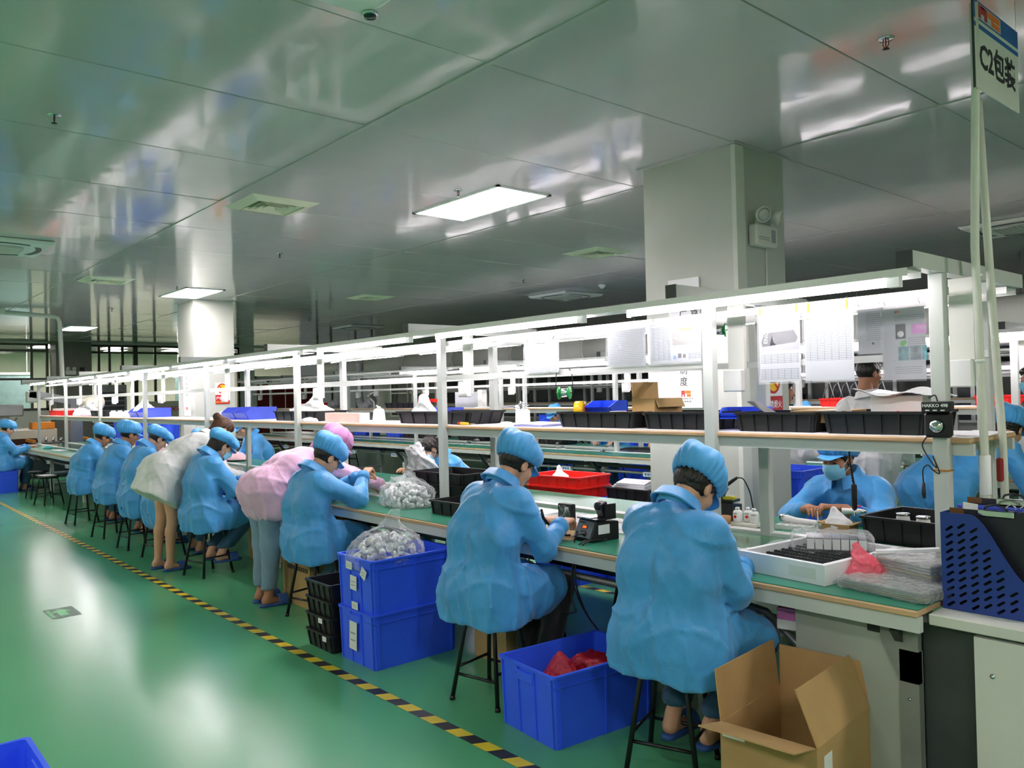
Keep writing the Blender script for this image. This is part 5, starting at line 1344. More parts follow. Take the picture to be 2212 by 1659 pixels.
M_DOC = pm('document_paper', 'b4b9bf', .6, var=.02)  # white paper, its backlit shade put into the colour as grey
def sheet(x0, x1, y, z0, z1, label, kind, rot=0):
    w, h = x1-x0, z1-z0
    t = thing('document_sheet', label, 'document', (x0, y, z0), 0, 'document sheets hung on the bench frame')
    if rot: t.rotation_euler = (0, rot, 0)
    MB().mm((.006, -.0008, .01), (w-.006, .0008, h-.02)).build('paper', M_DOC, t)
    sl = MB(); n = 6; vs = []
    for i in range(n+1):
        for k in range(5): vs.append((w*i/n, -.006-.006*math.sin(i*1.3+k*.9)-.003*(k % 2), h*k/4))
    sl.add(vs, [(i*5+k, (i+1)*5+k, (i+1)*5+k+1, i*5+k+1) for i in range(n) for k in range(4)], 0, True).build('clear_sleeve', M_SLEEVE, t)
    def R(nm, a, b, c, d, mt, e=.0016): MB().mm((w*a, -e, h*b), (w*c, -.0009, h*d)).build(nm, mt, t)
    if kind == 'box':
        R('photo', .06, .44, .95, .74, pm('photo_grey', '94979c', .5))
        MB().prism([(.10*w, .50*h), (.88*w, .54*h), (.93*w, .60*h), (.84*w, .70*h), (.15*w, .68*h), (.08*w, .57*h)], .0018, .0024, 0, Matrix(((1, 0, 0, 0), (0, 0, -1, 0), (0, 1, 0, 0), (0, 0, 0, 1)))).build('dark_box_picture', pm('photo_dark', '2c2e35', .5), t)
        lettering('ENGI', .03, M_LABEL, t, frame((w*.22, -.0026, h*.535), (.12, 0, 1), (0, -1, 0)))
        R('table', .05, .27, .95, .40, M_TAB1); R('table', .05, .06, .95, .2, M_TAB1)
        for i in range(2): R('yellow_tape', .05+.85*i, .93, .08+.85*i, 1.03, pm('tape_yellow', 'd2bb2b'), .008)
    elif kind == 'table':
        R('table', .05, .28, .95, .78, M_TAB1); lettering('工 艺 流 程 表', .014, M_INKG, t, frame((w*.36, -.0018, h*.84), (1, 0, 0), (0, -1, 0))); logo(t, (w*.08, -.0018, h*.80), (1, 0, 0), (0, -1, 0), .011)
        for i in range(2): R('yellow_tape', .1+.75*i, .90, .14+.75*i, 1.03, pm('tape_yellow', 'd2bb2b'), .008)
    elif kind == 'cable':
        R('table', .05, .1, .42, .85, M_TAB1); R('photo', .46, .42, .97, .78, pm('photo_beige', '8a8781', .5)); R('yellow_bar', .62, .74, .82, .79, pm('sign_yellow', 'f2c81e'), .0022); R('table', .74, .1, .97, .24, M_TAB1)
        MB().tube([(w*.5, -.002, h*.58), (w*.6, -.002, h*.53), (w*.75, -.002, h*.57), (w*.86, -.002, h*.6), (w*.93, -.002, h*.68)], .0022, 5).build('cable_picture', M_PAPER, t)
        R('print_mark', .47, .12, .52, .2, M_SOCK); R('print_mark', .56, .14, .62, .24, M_INK); R('print_mark', .65, .14, .70, .22, M_INK)
    elif kind == 'blank':
        R('table', .08, .08, .92, .9, M_TAB2)
    elif kind == 'pict':
        logo(t, (w*.32, -.0018, h*.88), (1, 0, 0), (0, -1, 0), .012); R('text_rows', .3, .78, .98, .86, M_TAB2)
        R('dark_picture', .33, .55, .55, .74, M_DARK); MB().lathe([(0, -.001), (.016, -.001), (.016, 0), (0, 0)], (w*.44, -.0018, h*.61), 16, 0, 'Y').build('round_picture', M_LABEL, t)
        R('pink_field', .68, .6, 1.0, .73, pm('pale_pink_print', 'd08fce', .5)); R('text_rows', .6, .45, .98, .56, M_TAB2)
        MB().prism([(.42*w, .47*h), (.5*w, .45*h), (.58*w, .5*h), (.55*w, .53*h), (.45*w, .52*h)], .0018, .0022, 0, Matrix(((1, 0, 0, 0), (0, 0, -1, 0), (0, 1, 0, 0), (0, 0, 0, 1)))).build('green_burst', pm('print_green', '52b043', .5), t)
        for a, c in ((.38, '6f9aa0'), (.64, '7f8f96'), (.9, '5fa8b0')): R('photo', a, .27, min(1, a+.24), .45, pm('photo_'+c, c, .5, var=.4, vscale=40))
        R('text_rows', .3, .1, .9, .2, M_TAB2)
    elif kind == 'text': R('text_rows', .35, .3, .95, .9, M_TAB2); R('print_mark', .55, .22, .62, .26, M_INK)
    for a in (.12, .88): MB().tube([(w*a, -.004, h-.004), (w*a, -.02, h+.012), (w*a, .0, h+.02)], .0013, 5).build('hook', M_GREYM, t)
    return t
sheet(-3.24, -2.94, 3.558, 1.735, 1.975, 'blank-looking document sheet left of cable picture sheet', 'blank')
sheet(-2.92, -2.56, 3.556, 1.735, 1.985, 'document sheet with cable picture beside second post', 'cable')
sheet(-3.97, -3.64, 3.555, 1.725, 1.935, 'pale document sheet hanging aslant, left of spool', 'blank', .0).rotation_euler = (0, .0, 0)
sheet(-2.23, -2.0, 3.565, 1.615, 1.985, 'document with dark box picture, second bay from end post', 'box')
sheet(-1.985, -1.735, 3.56, 1.615, 1.985, 'document with printed table and yellow tape at corners', 'table')
sheet(-1.94, -1.80, 4.005, 1.745, 2.0, 'plain text document behind the table document', 'text')
sheet(-1.815, -1.60, 4.0, 1.612, 1.99, 'document with pink field and small photos by end post', 'pict')
# extra sheets on the second bench
sheet(-5.15, -4.75, 8.16, 1.72, 2.0, 'white document hung over second bench left of pillar', 'blank')

# solder spools
def spool(x, y, z, label, rz=.5):
    t = thing('solder_spool', label, 'spool', (x, y, z), rz, 'green solder spools'); g = pm('green_spool_plastic', '1fa04a', .4)
    for s in (-1, 1): MB().lathe([(.006, -.003), (.04, -.003), (.04, .003), (.006, .003)], (s*.035, 0, 0), 22, 0, 'X').build('flange', g, t)
    MB().lathe([(.028, -.032), (.028, .032)], (0, 0, 0), 20, 0, 'X').build('solder_wire', M_CHROME, t)
    MB().cable([(-.05, 0, .13), (-.055, 0, .02), (-.045, 0, 0), (.045, 0, 0), (.055, 0, .02), (.05, 0, .13), (.04, -.02, .15), (.05, -.03, .14)], .0028).build('wire_hanger', M_BLACKM, t)
spool(-3.62, 3.57, 1.595, 'green-ended solder spool hanging from rail over the shelf'); spool(-2.76, 4.0, 1.94, 'green-ended solder spool hanging high behind second post')

# ------------------------------------------------------------------ items on the shelf
def blob(name, f, lo, hi, vs, mats, parent=None, loc=None, rz=None):
    v, q = nets(f, lo, hi, vs)
    return link(name, npmesh(name, [(smooth_v(v, q, 1, .4), q, 0)], mats), parent, loc, rz)
def heap(name, label, cat, loc, size, mat, seed, peak=None, vs=.012, rz=0, group=None, pr=(.05, .014)):
    sx, sy, sz = size
    def f(P):
        d = s_el(P, (0, 0, 0), (sx/2, sy/2, sz*.8))
        if peak: d = smin(d, s_rc(P, (peak[0]*.4, peak[1]*.4, sz*.3), peak, pr[0], pr[1]), .05)
        d = d-folds(P, seed, .10*min(sx, sy, sz), 13)-folds(P, seed+1, .06*min(sx, sy, sz), 30)+.05*min(sx, sy, sz)
        return np.maximum(d, .001-P[..., 2])
    h = max(sz*.95, (peak[2] if peak else 0)+.03)
    return tag(blob(name, f, (-sx*.62, -sy*.62, -.01), (sx*.62, sy*.62, h+.03), vs, [mat], None, loc, rz), label, cat, group)
M_BAGW = pm('milky_white_bag', 'eceff2', .3, var=.03, bump=.5, bscale=25); M_CLOTHW = cloth('white_cloth', 'eceef0', .7, .4)
heap('white_cloth_heap', 'white cloth heaped in black shelf tray', 'cloth', (-7.62, 3.86, SH+.06), (.82, .3, .14), M_CLOTHW, 4, (.12, 0, .15), .014, pr=(.10, .05))
heap('knotted_plastic_bag', 'white knotted plastic bag standing in long shelf tray', 'bag', (-5.58, 3.86, SH+.03), (.26, .24, .13), M_BAGW, 7, (0, 0, .17), .009, pr=(.085, .035))
heap('white_plastic_bag', 'white plastic bag lying on far end of shelf', 'bag', (-16.6, 3.84, SH), (1.3, .34, .22), M_BAGW, 9, (.3, 0, .2), .02, pr=(.1, .05))
heap('white_plastic_bag', 'white plastic bag bulging from far pale blue bin', 'bag', (-13.05, 3.82, SH+.08), (.4, .3, .14), M_BAGW, 12, (.05, 0, .17), .016, pr=(.08, .04))
heap('pale_pink_bundle', 'pale pink bundle beside white bag at far shelf end', 'bundle', (-15.95, 3.70, SH), (.7, .15, .09), pm('pale_pink_foam', 'eec3cd', .7), 15, None, .016)
heap('white_glove', 'white glove lying at shelf edge before white heap', 'glove', (-7.22, 3.64, SH), (.30, .1, .05), M_CLOTHW, 18, None, .008)
heap('clear_bag_bundle', 'crumpled clear bag on shelf left of pale blue bins', 'bag', (-9.8, 3.85, SH), (.34, .26, .13), M_BAGW, 19, None, .014)
o = MB().mm((-.36, -.05, 0), (.36, .05, .085)).build('pink_carton', pm('pale_pink_card', 'e9c3b8', .6), None, (-6.61, 3.70, SH), bevel=.003, rotz=-.06); tag(o, 'long pale pink carton on shelf above the pink-coated worker', 'box')
def bottle(x, y, z, label, s=1., sq=False, cap=True):
    t = thing('white_bottle', label, 'bottle', (x, y, z), 0, 'white bottles on the shelf')
    if sq:
        mb = MB(); loft(mb, [rrect(.07*s, .07*s, .012*s, 0), rrect(.075*s, .075*s, .012*s, .01), rrect(.072*s, .072*s, .012*s, .095*s), rrect(.05*s, .05*s, .012*s, .105*s)]); mb.build('body', M_WHITE, t)
        def f(P): return s_el(P, (0, 0, .0), (.04, .035, .03))-folds(P, 5, .018, 40)
        o = blob('metal_nozzle', f, (-.08, -.08, -.06), (.08, .08, .08), .007, [M_CHROME], t); o.location = (-.015, 0, .12)
    else:
        MB().lathe([(0, 0), (.055*s, 0), (.058*s, .01), (.05*s, .08*s), (.043*s, .115*s), (.02*s, .125*s), (0, .125*s)], (0, 0, 0), 18).build('body', M_WHITE, t)
        MB().lathe([(0, .12*s), (.018*s, .12*s), (.016*s, .14*s), (0, .142*s)], (0, 0, 0), 12).build('pump', M_CHROME, t)
        MB().tube([(0, 0, .14*s), (-.03, 0, .15*s), (-.045, 0, .145*s)], .004, 6).build('spout', M_WHITE, t)
bottle(-5.98, 3.66, SH, 'white pump bottle on shelf right of pink carton', 1.0); bottle(-4.19, 3.72, SH, 'square white bottle with crumpled metal top on shelf', 1.1, True)
for k in range(7):
    t = thing('clear_bottle', 'small clear bottle on far shelf, %s from left in its row' % ORD[k], 'bottle', (-14.5+.19*k, 3.76+.05*(k % 2), SH), 0, 'clear bottles on far shelf')
    MB().lathe([(0, 0), (.06, 0), (.06, .075), (.04, .085), (0, .085)], (0, 0, 0), 12).build('body', M_WHITE, t); MB().lathe([(0, .085), (.035, .085), (.035, .10), (0, .10)], (0, 0, 0), 12).build('cap', M_WHITE, t)
t = thing('screwdriver', 'yellow and red handled screwdriver on shelf edge', 'screwdriver', (-4.72, 3.62, SH+.012), -.15)
MB().tube([(-.10, 0, 0), (-.06, 0, 0)], .011, 10).build('red_handle', M_RED, t); MB().tube([(-.06, 0, 0), (.04, 0, 0), (.055, 0, 0)], [.012, .011, .006], 10).build('yellow_handle', pm('sign_yellow', 'f2c81e'), t); MB().tube([(.05, 0, 0), (.15, 0, 0)], .003, 6).build('shaft', M_CHROME, t)
t = thing('looped_cable', 'thin white cord looped beside the square bottle', 'cord', (-4.35, 3.64, SH+.004))
MB().cable([(-.12, 0, 0), (-.06, .02, .0), (0, .03, .02), (.05, .06, .02), (.12, .05, 0)], .003).build('cord', M_WHITE, t)
t = thing('document_folder', 'lilac folder with papers lying on shelf near spool', 'folder', (-4.02, 3.68, SH)); MB().mm((-.14, -.07, 0), (.14, .2, .012)).build('cover', pm('lilac_folder', '8f8fc4', .5), t); MB().box((0, .06, .018), (.27, .25, .008), 0, (0, .02, .04)).build('papers', M_PAPER, t)
t = thing('tape_roll', 'yellow tape roll with orange core lying in shelf tray', 'tape', (-3.66, 3.75, SH+.105), .5)
MB().lathe([(.042, -.03), (.062, -.03), (.062, .03), (.042, .03)], (0, 0, 0), 24, 0, 'X').build('tape', pm('amber_yellow_film', 'e3b90e', .25), t); MB().lathe([(.034, -.031), (.043, -.031), (.043, .031), (.034, .031)], (0, 0, 0), 24, 0, 'X').build('core', pm('orange_core', 'e86a2c', .6), t)
o = MB().box((0, 0, 0), (.07, .1, .008), 0, (0, 0, .3)).build('white_tag', M_WHITE, None, (-3.38, 3.80, SH+.096)); tag(o, 'small white plate beside blue bin in shelf tray', 'plate')
t = thing('white_box', 'white open box with paper on top in nearest shelf tray', 'box', (-1.66, 3.88, SH+.006)); MB().mm((-.12, -.09, 0), (.12, .09, .165)).build('body', M_WHITE, t, bevel=.003)
def f(P): return np.maximum(np.abs(P[..., 2]-.012*np.sin(P[..., 0]*25)-.01*np.sin(P[..., 1]*18+P[..., 0]*12))-.004, np.maximum(np.abs(P[..., 0])-.19, np.abs(P[..., 1])-.13))
o = blob('crumpled_paper', f, (-.21, -.15, -.04), (.21, .15, .04), .007, [M_PAPER], t); o.location = (0, 0, .18)
heap('red_mesh_packet', 'red mesh packet in nearest shelf tray', 'packet', (-1.60, 3.72, SH+.045), (.18, .12, .065), pm('red_mesh', 'e5231a', .5, var=.3, vscale=90), 23, None, .007)
heap('white_tissue', 'white tissue poking out of second shelf tray', 'tissue', (-1.92, 3.76, SH+.05), (.10, .08, .05), M_PAPER, 25, (.03, 0, .1), .007)
o = MB().box((0, 0, 0), (.2, .14, .004), 0, (.0, .55, .2)).build('grey_card', pm('dark_grey_card', '55585c', .4), None, (-2.33, 3.80, SH+.10)); tag(o, 'dark grey card leaning in second shelf tray', 'card')
t = thing('white_cloth', 'white paper draped over shelf end beyond the end post', 'paper', (-1.32, 3.82, SH)); MB().box((0, 0, .004), (.12, .34, .004), 0, (0, .05, .1)).build('sheet', M_PAPER, t)
t = thing('film_roll', 'clear film roll standing beyond the far shelf bags', 'roll', (-16.9, 4.0, SH+.24), .6)
MB().lathe([(.07, -.18), (.14, -.18), (.14, .18), (.07, .18)], (0, 0, 0), 22, 0, 'X').build('roll', pm('yellowish_film', 'd8d3bf', .3), t)
# ------------------------------------------------------------------ items on the worktops
ZT = .781
M_CLEAR = film('clear_plastic_bag', 'eef2f4', .07, .10, .7, 22)
_capm = {}
def cap_disc():
    if 'm' not in _capm:
        mb = MB().lathe([(0, -.009), (.019, -.009), (.021, -.007), (.021, .009), (.018, .009), (.0175, -.004), (0, -.004)], (0, 0, 0), 14)
        o = mb.build('plastic_disc', pm('grey_white_cap', 'e2e6e8', .45, var=.03)); _capm['m'] = o.data; bpy.data.objects.remove(o)
    return _capm['m']
def bag_of_caps(loc, size, label, caplabel, group, n, seed, peak, rz=0):
    sx, sy, sz = size; rg = random.Random(seed)
    def f(P):
        d = s_el(P, (0, 0, sz*.25), (sx/2, sy/2, sz*.75)); d = smin(d, s_rc(P, (peak[0]*.5, peak[1]*.5, sz*.7), peak, .07, .02), .06)
        d = d-folds(P, seed, .022, 11)-folds(P, seed+3, .012, 28)
        return np.maximum(d, .002-P[..., 2])
    o = blob('clear_bag', f, (-sx*.62, -sy*.62, -.01), (sx*.62, sy*.62, max(sz, peak[2])+.05), .010, [M_CLEAR], None, loc, rz)
    tag(o, label, 'bag')
    for i in range(n):
        while True:
            u = [rg.uniform(-1, 1) for _ in range(3)]
            if sum(a*a for a in u) < 1 and u[2] > -.3: break
        l = math.sqrt(sum(a*a for a in u)); k = .9 if rg.random() < .75 else l*.9
        p = [u[0]/l*sx/2*k*.92, u[1]/l*sy/2*k*.92, max(.02, sz*.25+u[2]/l*sz*.72*k*.9)]
        c = link('plastic_disc', cap_disc()); c.location = (loc[0]+p[0]*math.cos(rz)-p[1]*math.sin(rz), loc[1]+p[0]*math.sin(rz)+p[1]*math.cos(rz), loc[2]+p[2])
        c.rotation_euler = (rg.uniform(-1.6, 1.6), rg.uniform(-1.2, 1.2), rg.uniform(0, 6))
        tag(c, caplabel, 'disc', group)
bag_of_caps((-5.12, 3.36, ZT), (.52, .36, .19), 'clear bag full of white round discs lying on bench', 'small white round disc inside the clear bag on bench', 'caps in the bench bag', 140, 5, (-.2, .1, .2), -.15)
bag_of_caps((-4.30, 2.66, .56), (.36, .46, .22), 'clear bag full of white round discs in the upper blue crate', 'small white round disc inside the clear bag in blue crate', 'caps in the crate bag', 150, 8, (.06, .02, .31), .0)
def f(P): return smin(s_el(P, (0, 0, .10), (.13, .10, .13)), s_rc(P, (-.02, 0, .18), (-.10, 0, .30), .07, .05), .08)-folds(P, 31, .028, 12)-folds(P, 33, .012, 26)
o = blob('milky_bag', f, (-.25, -.2, -.03), (.25, .2, .40), .011, [film('milky_film', 'd9dee2', .6, .25, .7, 20)], None, (-5.98, 4.1, ZT+.02), .2); tag(o, 'milky plastic bag standing on bench before dark-haired worker', 'bag')
heap('foil_bag', 'silver foil bag in black tray by long-haired worker', 'bag', (-7.72, 3.74, ZT+.09), (.3, .22, .09), pm('crumpled_foil', 'c9ccd0', .2, metal=.9, bump=.8, bscale=30), 41, None, .009)
heap('white_parts_bag', 'white and red bag inside the upper red tray', 'bag', (-5.06, 4.92, .81), (.22, .16, .09), M_BAGW, 43, (-.02, 0, .14), .009)
# paper on the bench
for i, (x, y, w, d, r, l) in enumerate(((-7.55, 3.22, .24, .2, .3, 'white paper sheet under hands of the long-haired worker'), (-6.9, 3.78, .5, .3, 0, 'white sheet lying on conveyor by the long-haired worker'), (-16.2, 3.3, .5, .16, .1, 'white board lying at far end of bench'))):
    tag(MB().mm((-w/2, -d/2, 0), (w/2, d/2, .002)).build('paper_sheet', M_PAPER, None, (x, y, ZT+(.006 if i == 1 else 0)), rotz=r), l, 'paper')
o = MB().mm((-.46, -.14, 0), (.46, .14, .006)).build('white_board', M_PAPER, None, (-3.55, 3.76, .770)); tag(o, 'long white board lying along the conveyor behind the fan', 'board')
o = MB().mm((-.2, -.13, 0), (.2, .13, .003)).build('cardboard_mat', pm('tan_board', 'b89a70', .6), None, (-3.38, 3.24, ZT), rotz=.1); tag(o, 'tan cardboard mat under the soldering work', 'mat')
o = heap('teal_cloth', 'small teal cloth at far end of bench', 'cloth', (-16.9, 3.25, ZT), (.2, .14, .07), pm('teal_cloth_col', '2a9c9c', .7), 45, None, .014)
# soldering station
t = thing('soldering_station', 'grey and black soldering station with red digits', 'soldering station', (-3.09, 3.27, ZT), -.12)
MB().prism([(-.09, 0), (.10, 0), (.10, .10), (-.06, .115), (-.105, .02)], -.075, .075, 0, Matrix(((0, 0, 1, 0), (1, 0, 0, 0), (0, 1, 0, 0), (0, 0, 0, 1)))).build('body', M_BLACK, t, bevel=.004)
fr = frame((-.07, -.1035, .020), (1, 0, 0), (0, -.95, .36)) if False else frame((-.068, -.1055, .022), (1, 0, 0), (0, -.9, .43))
o = MB().mm((0, 0, 0), (.136, .095, .002)).build('front_panel', pm('grey_front', '6d7274', .4), t); o.matrix_local = fr
def on(nm, a, b, mt, z=.002): q = MB().mm((a[0], a[1], z), (b[0], b[1], z+.002)).build(nm, mt, t); q.matrix_local = fr; return q
on('display', (.05, .05), (.088, .072), M_BLACK); lettering('350', .02, emis('red_digits', 'ff3a10', 4), t, fr @ Matrix.Translation((.053, .053, .0045)))
for i in range(3): on('button', (.045+i*.017, .03), (.055+i*.017, .038), M_BLACK)
on('power_switch', (.012, .012), (.03, .03), M_BLACK); on('name_print', (.012, .08), (.06, .087), M_INK)
MB().tube([fr @ Vector((.09, .018, 0)), fr @ Vector((.09, .018, .018))], .010, 12).build('connector', M_BLACKM, t)
o = MB().mm((.0755, -.05, .04), (.0765, .03, .09)).build('rating_label', M_LABEL, t)
MB().mm((-.07, -.08, .118), (.09, .07, .124)).build('holder_plate', M_BLACKM, t); MB().mm((-.05, -.07, .124), (.03, .04, .128)).build('sponge_tray', M_CHROME, t)
b = MB().box((.03, .02, .165), (.06, .05, .085), 0, (.35, 0, 0)).build('iron_holder', M_BLACK, t, bevel=.004); MB().lathe([(.013, -.005), (.024, -.005), (.024, .015), (.013, .015)], (.03, -.015, .185), 18, 0, 'Y').build('holder_ring', M_BLACKM, t)
MB().mm((.075, .0, .124), (.08, .075, .20)).build('bracket', M_BLACKM, t)
MB().cable([fr @ Vector((.09, .018, .018)), (.0, -.15, .03), (-.01, -.16, -.1), (.02, -.2, -.30), (.04, -.2, -.36), (-.10, -.28, -.36), (-.20, -.30, -.28), (-.30, -.25, -.06), (-.35, -.16, .08), (-.37, -.12, .13)], .0045).build('iron_cable', M_BLACK, t)
for j, dx in enumerate((0, .025)): MB().cable([(.06+dx, .0, .01), (.07+dx, -.15, .015), (.055+dx, -.20, -.05), (.06+dx, -.22, -.2), (.09, -.12, -.42), (.15, .1, -.66), (.3, .3, -.77)], .0045).build('power_cable', M_BLACK, t)
t = thing('soldering_iron', 'black soldering iron held in the worker hand', 'soldering iron', (-3.385, 3.13, .885)); MB().tube([(0, 0, .05), (.005, .01, 0), (.02, .05, -.055)], [.008, .009, .007], 10).build('handle', M_BLACK, t); MB().tube([(.02, .05, -.055), (.035, .09, -.098)], [.004, .0015], 8).build('tip', M_CHROME, t)
t = thing('circuit_part', 'small dark component on the tan mat', 'component', (-3.27, 3.22, ZT+.003)); MB().mm((-.015, -.01, 0), (.015, .01, .01)).build('chip', M_BLACK, t); MB().mm((-.022, -.006, 0), (-.015, .006, .005)).build('pins', M_CHROME, t)
# cooling fan
t = thing('cooling_fan', 'square black cooling fan with wire grille on bench', 'fan', (-3.58, 3.525, .788), -.05)
mb = MB(); n = 24; R0 = .053
for s in (0,):
    out = rrect(.12, .12, .01, 0, 5); k = len(out); vs = []; fs = []
    for z in (-.019, .019):
        for (x, y, _) in out: vs.append((x, z, y+.06))
        for j in range(k):
            a = math.atan2(out[j][1], out[j][0]); vs.append((R0*math.cos(a), z, R0*math.sin(a)+.06))
    for j in range(k):
        q = (j+1) % k
        fs += [(j, q, k+q, k+j), (2*k+q, 2*k+j, 3*k+j, 3*k+q), (q, j, 2*k+j, 2*k+q), (k+j, k+q, 3*k+q, 3*k+j)]
    mb.add(vs, fs)
mb.build('housing', M_BLACK, t)
MB().lathe([(0, -.016), (.02, -.016), (.02, .016), (0, .016)], (0, 0, .06), 16, 0, 'Y').build('hub', M_BLACK, t)
for k in range(7):
    a = k*2*math.pi/7; p = []
    for r, w in ((.018, .012), (.051, .02)):
        for s, yy in ((-1, -.012), (1, .012)): p.append((r*math.cos(a+s*w/r*.8), yy, .06+r*math.sin(a+s*w/r*.8)))
    p2 = [(x, y+.002, z) for x, y, z in p]
    MB().add(p+p2, [(0, 1, 3, 2), (6, 7, 5, 4), (0, 2, 6, 4), (1, 5, 7, 3), (2, 3, 7, 6), (0, 4, 5, 1)]).build('blade', M_BLACK, t)
for k in range(6):
    r = .008+.0085*k; MB().tube([(r*math.cos(2*math.pi*j/24), -.023, .06+r*math.sin(2*math.pi*j/24)) for j in range(25)], .0011, 5, 0, False).build('grille_ring', M_CHROME, t)
for a in (45, 135): c, s = math.cos(math.radians(a))*.068, math.sin(math.radians(a))*.068; MB().tube([(-c, -.0225, .06-s), (c, -.0225, .06+s)], .0011, 5).build('grille_wire', M_CHROME, t)
# second station across the bench, tape roll, reagent bottles
t = thing('soldering_station', 'black soldering station with upright iron across the bench', 'soldering station', (-2.93, 4.25, ZT), .2)
MB().prism([(-.08, 0), (.09, 0), (.09, .10), (-.05, .12)], -.08, .08, 0, Matrix(((0, 0, 1, 0), (1, 0, 0, 0), (0, 1, 0, 0), (0, 0, 0, 1)))).build('body', M_BLACK, t, bevel=.004)
MB().mm((-.06, -.05, .12), (.08, .06, .135)).build('holder_plate', M_BLACKM, t); MB().mm((.0, -.02, .135), (.07, .03, .15)).build('sponge', pm('yellow_sponge', 'c9c23a', .9), t)
MB().box((-.02, 0, .17), (.05, .05, .09), 0, (0, .5, 0)).build('iron_holder', M_BLACK, t)
MB().tube([(-.02, 0, .19), (.06, .0, .25), (.09, 0, .27)], [.013, .011, .008], 10).build('iron', M_BLACK, t); MB().cable([(.09, 0, .27), (.13, 0, .26), (.16, .02, .18), (.17, .03, .1), (.18, .05, .01)], .004).build('cable', M_BLACK, t)
t = thing('tape_roll', 'brown paper tape roll standing on bench strip', 'tape', (-2.83, 4.10, .788)); MB().lathe([(.034, .004), (.042, .004), (.042, .05), (.034, .05)], (0, 0, 0), 24).build('tape', pm('kraft_tape', 'a87f52', .6), t); MB().lathe([(.030, 0), (.044, 0), (.044, .004), (.030, .004)], (0, 0, 0), 24).build('base_ring', M_WHITE, t)
t = thing('bottle_rack', 'white tray holding small reagent bottles on bench', 'rack', (-2.70, 4.16, .786)); MB().mm((-.10, -.05, 0), (.08, .05, .02)).build('tray', pm('cream_plastic', 'dcdad0', .5), t, bevel=.003)
for i, (dx, dy, l) in enumerate(((-.06, -.02, 'left reagent bottle with red diamond mark in white rack'), (-.01, .015, 'middle reagent bottle with red diamond mark in white rack'), (.045, -.01, 'right reagent bottle in white rack by the post'))):
    b = thing('reagent_bottle', l, 'bottle', (-2.70+dx, 4.16+dy, .806), .2*i, 'reagent bottles in the rack')
    MB().lathe([(0, 0), (.026, 0), (.028, .004), (.028, .055), (.022, .066), (.013, .07), (0, .07)], (0, 0, 0), 16).build('body', M_WHITE, b); MB().lathe([(0, .068), (.015, .068), (.015, .082), (.008, .088), (0, .089)], (0, 0, 0), 14).build('metal_cap', M_CHROME, b)
    if i < 2: MB().box((0, -.0285, .032), (.016, .002, .016), 0, (0, math.pi/4, 0)).build('red_diamond', M_RED, b)
    MB().mm((-.013, -.029, .048), (.013, -.0275, .053)).build('print_line', M_INKG, b)
# before the masked worker
t = thing('parts_organiser', 'white compartment tray before the masked worker', 'organiser', (-2.46, 4.27, ZT), .1)
MB().mm((-.1, -.06, 0), (.1, .06, .004)).build('base', M_WHITE, t)
for x in (-.1, -.05, 0, .05, .096): MB().mm((x, -.06, .004), (x+.004, .06, .024)).build('divider', M_WHITE, t)
for y in (-.06, -.002, .056): MB().mm((-.1, y, .0045), (.1, y+.004, .0245)).build('divider', M_WHITE, t)
t = thing('white_handle_part', 'white curved plastic handle resting on compartment tray', 'part', (-2.43, 4.30, ZT+.03), .3); MB().tube([(-.1, .02, .02), (-.04, .0, .015), (.04, 0, .01), (.12, .01, .0)], [.022, .016, .015, .018], 12).build('handle', M_WHITE, t); MB().tube([(-.1, .02, .02), (-.13, .03, .025)], [.02, .024], 12).build('metal_end', M_CHROME, t)
t = thing('dropper_bottle', 'thin white dropper bottle with long nozzle on bench', 'bottle', (-2.27, 4.17, ZT)); MB().lathe([(0, 0), (.014, 0), (.014, .035), (.008, .045), (.006, .06), (.0025, .10), (.0018, .13), (0, .13)], (0, 0, 0), 12).build('body', M_WHITE, t); MB().tube([(0, 0, .128), (.002, 0, .142)], .0012, 5).build('needle', M_CHROME, t)
heap('tissue_wad', 'white crumpled tissue overflowing the small brown carton', 'tissue', (-2.16, 4.20, ZT+.05), (.14, .12, .06), M_PAPER, 52, (-.03, 0, .10), .007)
t = thing('electric_screwdriver', 'black electric screwdriver hanging on cable before masked worker', 'screwdriver', (-2.085, 4.22, .93))
MB().lathe([(0, 0), (.010, 0), (.013, .01), (.0145, .03), (.0145, .13), (.010, .14), (0, .141)], (0, 0, 0), 14).build('body', M_BLACK, t); MB().tube([(0, 0, 0), (0, 0, -.035)], .004, 8).build('bit', M_CHROME, t); MB().cable([(0, 0, .14), (-.01, .0, .2), (-.02, 0, .28), (-.02, 0, .42)], .005).build('cable', M_BLACK, t)
for k in range(6): MB().lathe([(.005, -.006), (.0065, -.006), (.0065, .006), (.005, .006)], (-.004-.002*k, 0, .155+.016*k), 10).build('strain_relief', M_BLACK, t)
t = thing('white_handpiece', 'white handpiece held by the masked worker', 'part', (-2.22, 4.50, .875), .3); MB().tube([(-.07, 0, 0), (.03, 0, .005)], [.018, .014], 12).build('body', M_WHITE, t); MB().tube([(.03, 0, .005), (.06, 0, .003)], [.015, .012], 12).build('metal_end', M_CHROME, t)
t = thing('wristband', 'blue wristband on the masked worker', 'wristband', (-2.235, 4.575, .865), .3); MB().lathe([(.027, -.012), (.031, -.012), (.031, .012), (.027, .012)], (0, 0, 0), 18, 0, 'Y').build('band', M_BLUE2, t); MB().lathe([(0, -.004), (.012, -.004), (.012, .004), (0, .004)], (0, 0, .032), 14).build('button', M_RED, t)
